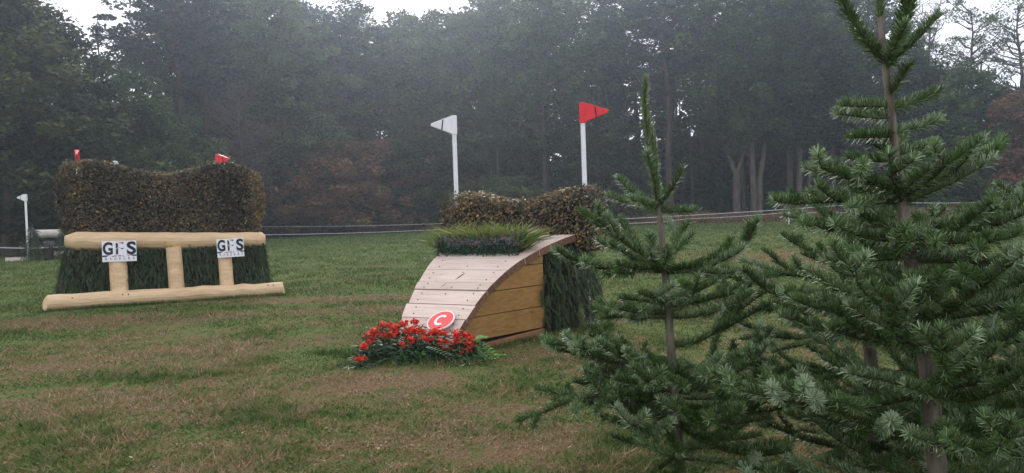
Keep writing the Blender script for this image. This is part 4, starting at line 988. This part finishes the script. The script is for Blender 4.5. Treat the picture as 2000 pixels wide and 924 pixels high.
A.branch(.62, 183, .70, 4, .0, .009, 1); A.branch(.74, 188, .55, 0, .4, .009, 2); A.branch(.84, 12, .62, 4, .35, .009, 1)

# large fir, right; its tip is above the picture
B = Fir('fir_tree', (1.66, 2.8, 0), [(.0, 0, -.05), (-.07, 0, .47), (-.10, 0, .87), (-.15, 0, 1.2), (-.19, 0, 1.53), (-.23, 0, 1.92), (-.255, 0, 2.2)], [.040, .036, .031, .026, .020, .014, .010], 'large fir at right reaching out of the top of the picture')
B.new(); B.shoot((-.255, 0, 2.18), (-.06, 0, 1), .5, 0, .012, 0, .034, 2000, 45); B.flush()
for (az, ln, el, cu_) in ((180, .36, 50, .3), (356, .40, 52, .35), (20, .34, 55, .3), (265, .2, 30, .2), (100, .26, 40, .2), (320, .24, 40, .2)):
    B.branch(2.02 + random.uniform(-.03, .03), az, ln, el, cu_, .009, 0, .040, 2600)
for (z, az, ln, el, cu_) in ((1.86, 182, .19, 6, -.05), (1.82, 170, .2, 4, .0), (1.75, 186, .17, -2, .1), (1.66, 180, .18, 0, .0), (1.85, 5, .2, 12, .1), (1.76, 350, .17, 8, .1), (1.9, 300, .14, 40, .1), (1.68, 320, .14, 5, .1), (1.7, 60, .16, 10, .1)):
    B.branch(z, az, ln, el, cu_, .006, 0, .038, 2300)
for (z, az, ln, el, cu_, od) in ((1.56, 192, .34, 4, .25, 1), (1.50, 176, .36, 2, .15, 1), (1.54, 345, .36, 14, .35, 1), (1.50, 10, .44, 18, .4, 1), (1.52, 290, .24, 18, .1, 1), (1.50, 240, .22, 22, .1, 1), (1.55, 60, .36, 20, .3, 1), (1.5, 120, .34, 15, .3, 1),
                          (1.36, 185, .38, -2, .2, 1), (1.34, 350, .46, 8, .35, 1), (1.38, 20, .44, 10, .3, 1), (1.36, 300, .26, 0, .1, 1), (1.34, 230, .24, 5, .1, 1), (1.38, 100, .34, 5, .3, 1), (1.30, 205, .3, -6, .2, 1), (1.28, 335, .34, -4, .2, 1)):
    B.branch(z, az, ln, el, cu_, .009, od, .039, 1900)
B.whorl(1.06, 7, .55, 0, .45, 12, nl=.039); B.whorl(.96, 6, .5, -8, .4, 40, nl=.039); B.whorl(.80, 6, .66, -6, .5, 5, nl=.039); B.whorl(.60, 6, .66, -8, .45, 30, nl=.039); B.whorl(.44, 6, .62, -8, .4, 10, nl=.039)

# lower bushy firs behind and beside it
C_ = Fir('fir_tree', (1.92, 3.95, 0), [(0, 0, -.05), (-.02, 0, .6), (-.05, 0, 1.2), (-.06, 0, 1.45)], [.04, .034, .022, .012], 'low bushy fir half hidden behind the trunk of the large fir')
C_.new(); C_.shoot((-.06, 0, 1.43), (0, 0, 1), .12, 0, .008, 0, .032); C_.flush()
C_.whorl(1.36, 6, .28, 18, .2, 20, order=1); C_.whorl(1.16, 5, .46, 6, .4, 0); C_.whorl(.98, 5, .6, 0, .45, 25); C_.whorl(.80, 5, .72, -4, .45, 5); C_.whorl(.60, 5, .74, -6, .4, 30); C_.whorl(.4, 5, .7, -6, .4, 0); C_.whorl(.2, 6, .6, 0, .3, 0)
C_.branch(1.05, 186, .85, 6, .1, .01, 1)
D_ = Fir('fir_tree', (2.62, 3.5, 0), [(0, 0, -.05), (-.02, 0, .6), (-.03, 0, 1.2), (-.04, 0, 1.4)], [.04, .034, .022, .012], 'fir at the right edge with only its left boughs in view')
D_.whorl(1.30, 6, .34, 10, .3, 10, order=1); D_.whorl(1.08, 5, .5, 2, .4, 0); D_.whorl(.86, 5, .62, -2, .45, 25); D_.whorl(.64, 5, .66, -5, .4, 5); D_.whorl(.4, 6, .6, -5, .4, 30)

# ------------------------------------------------------------------ haze: misty air over field and wood; its sunward glow also stands in for lens glare
hz_ = bpy.data.materials.new('misty_air'); t = nodes(hz_); o = N(t, 'OutputMaterial'); pv = N(t, 'VolumePrincipled')
pv.inputs['Color'].default_value = (0.74, 0.84, 1.0, 1); pv.inputs['Density'].default_value = 0.00125; pv.inputs['Anisotropy'].default_value = 0.75
L(t, pv.outputs[0], o.inputs['Volume'])
b = MB(); b.box((-205, -65, -1.2), (205, 225, 36)); tag(b.build('haze', hz_), 'thin pale mist hanging over the field and wood', None, None, 'stuff')
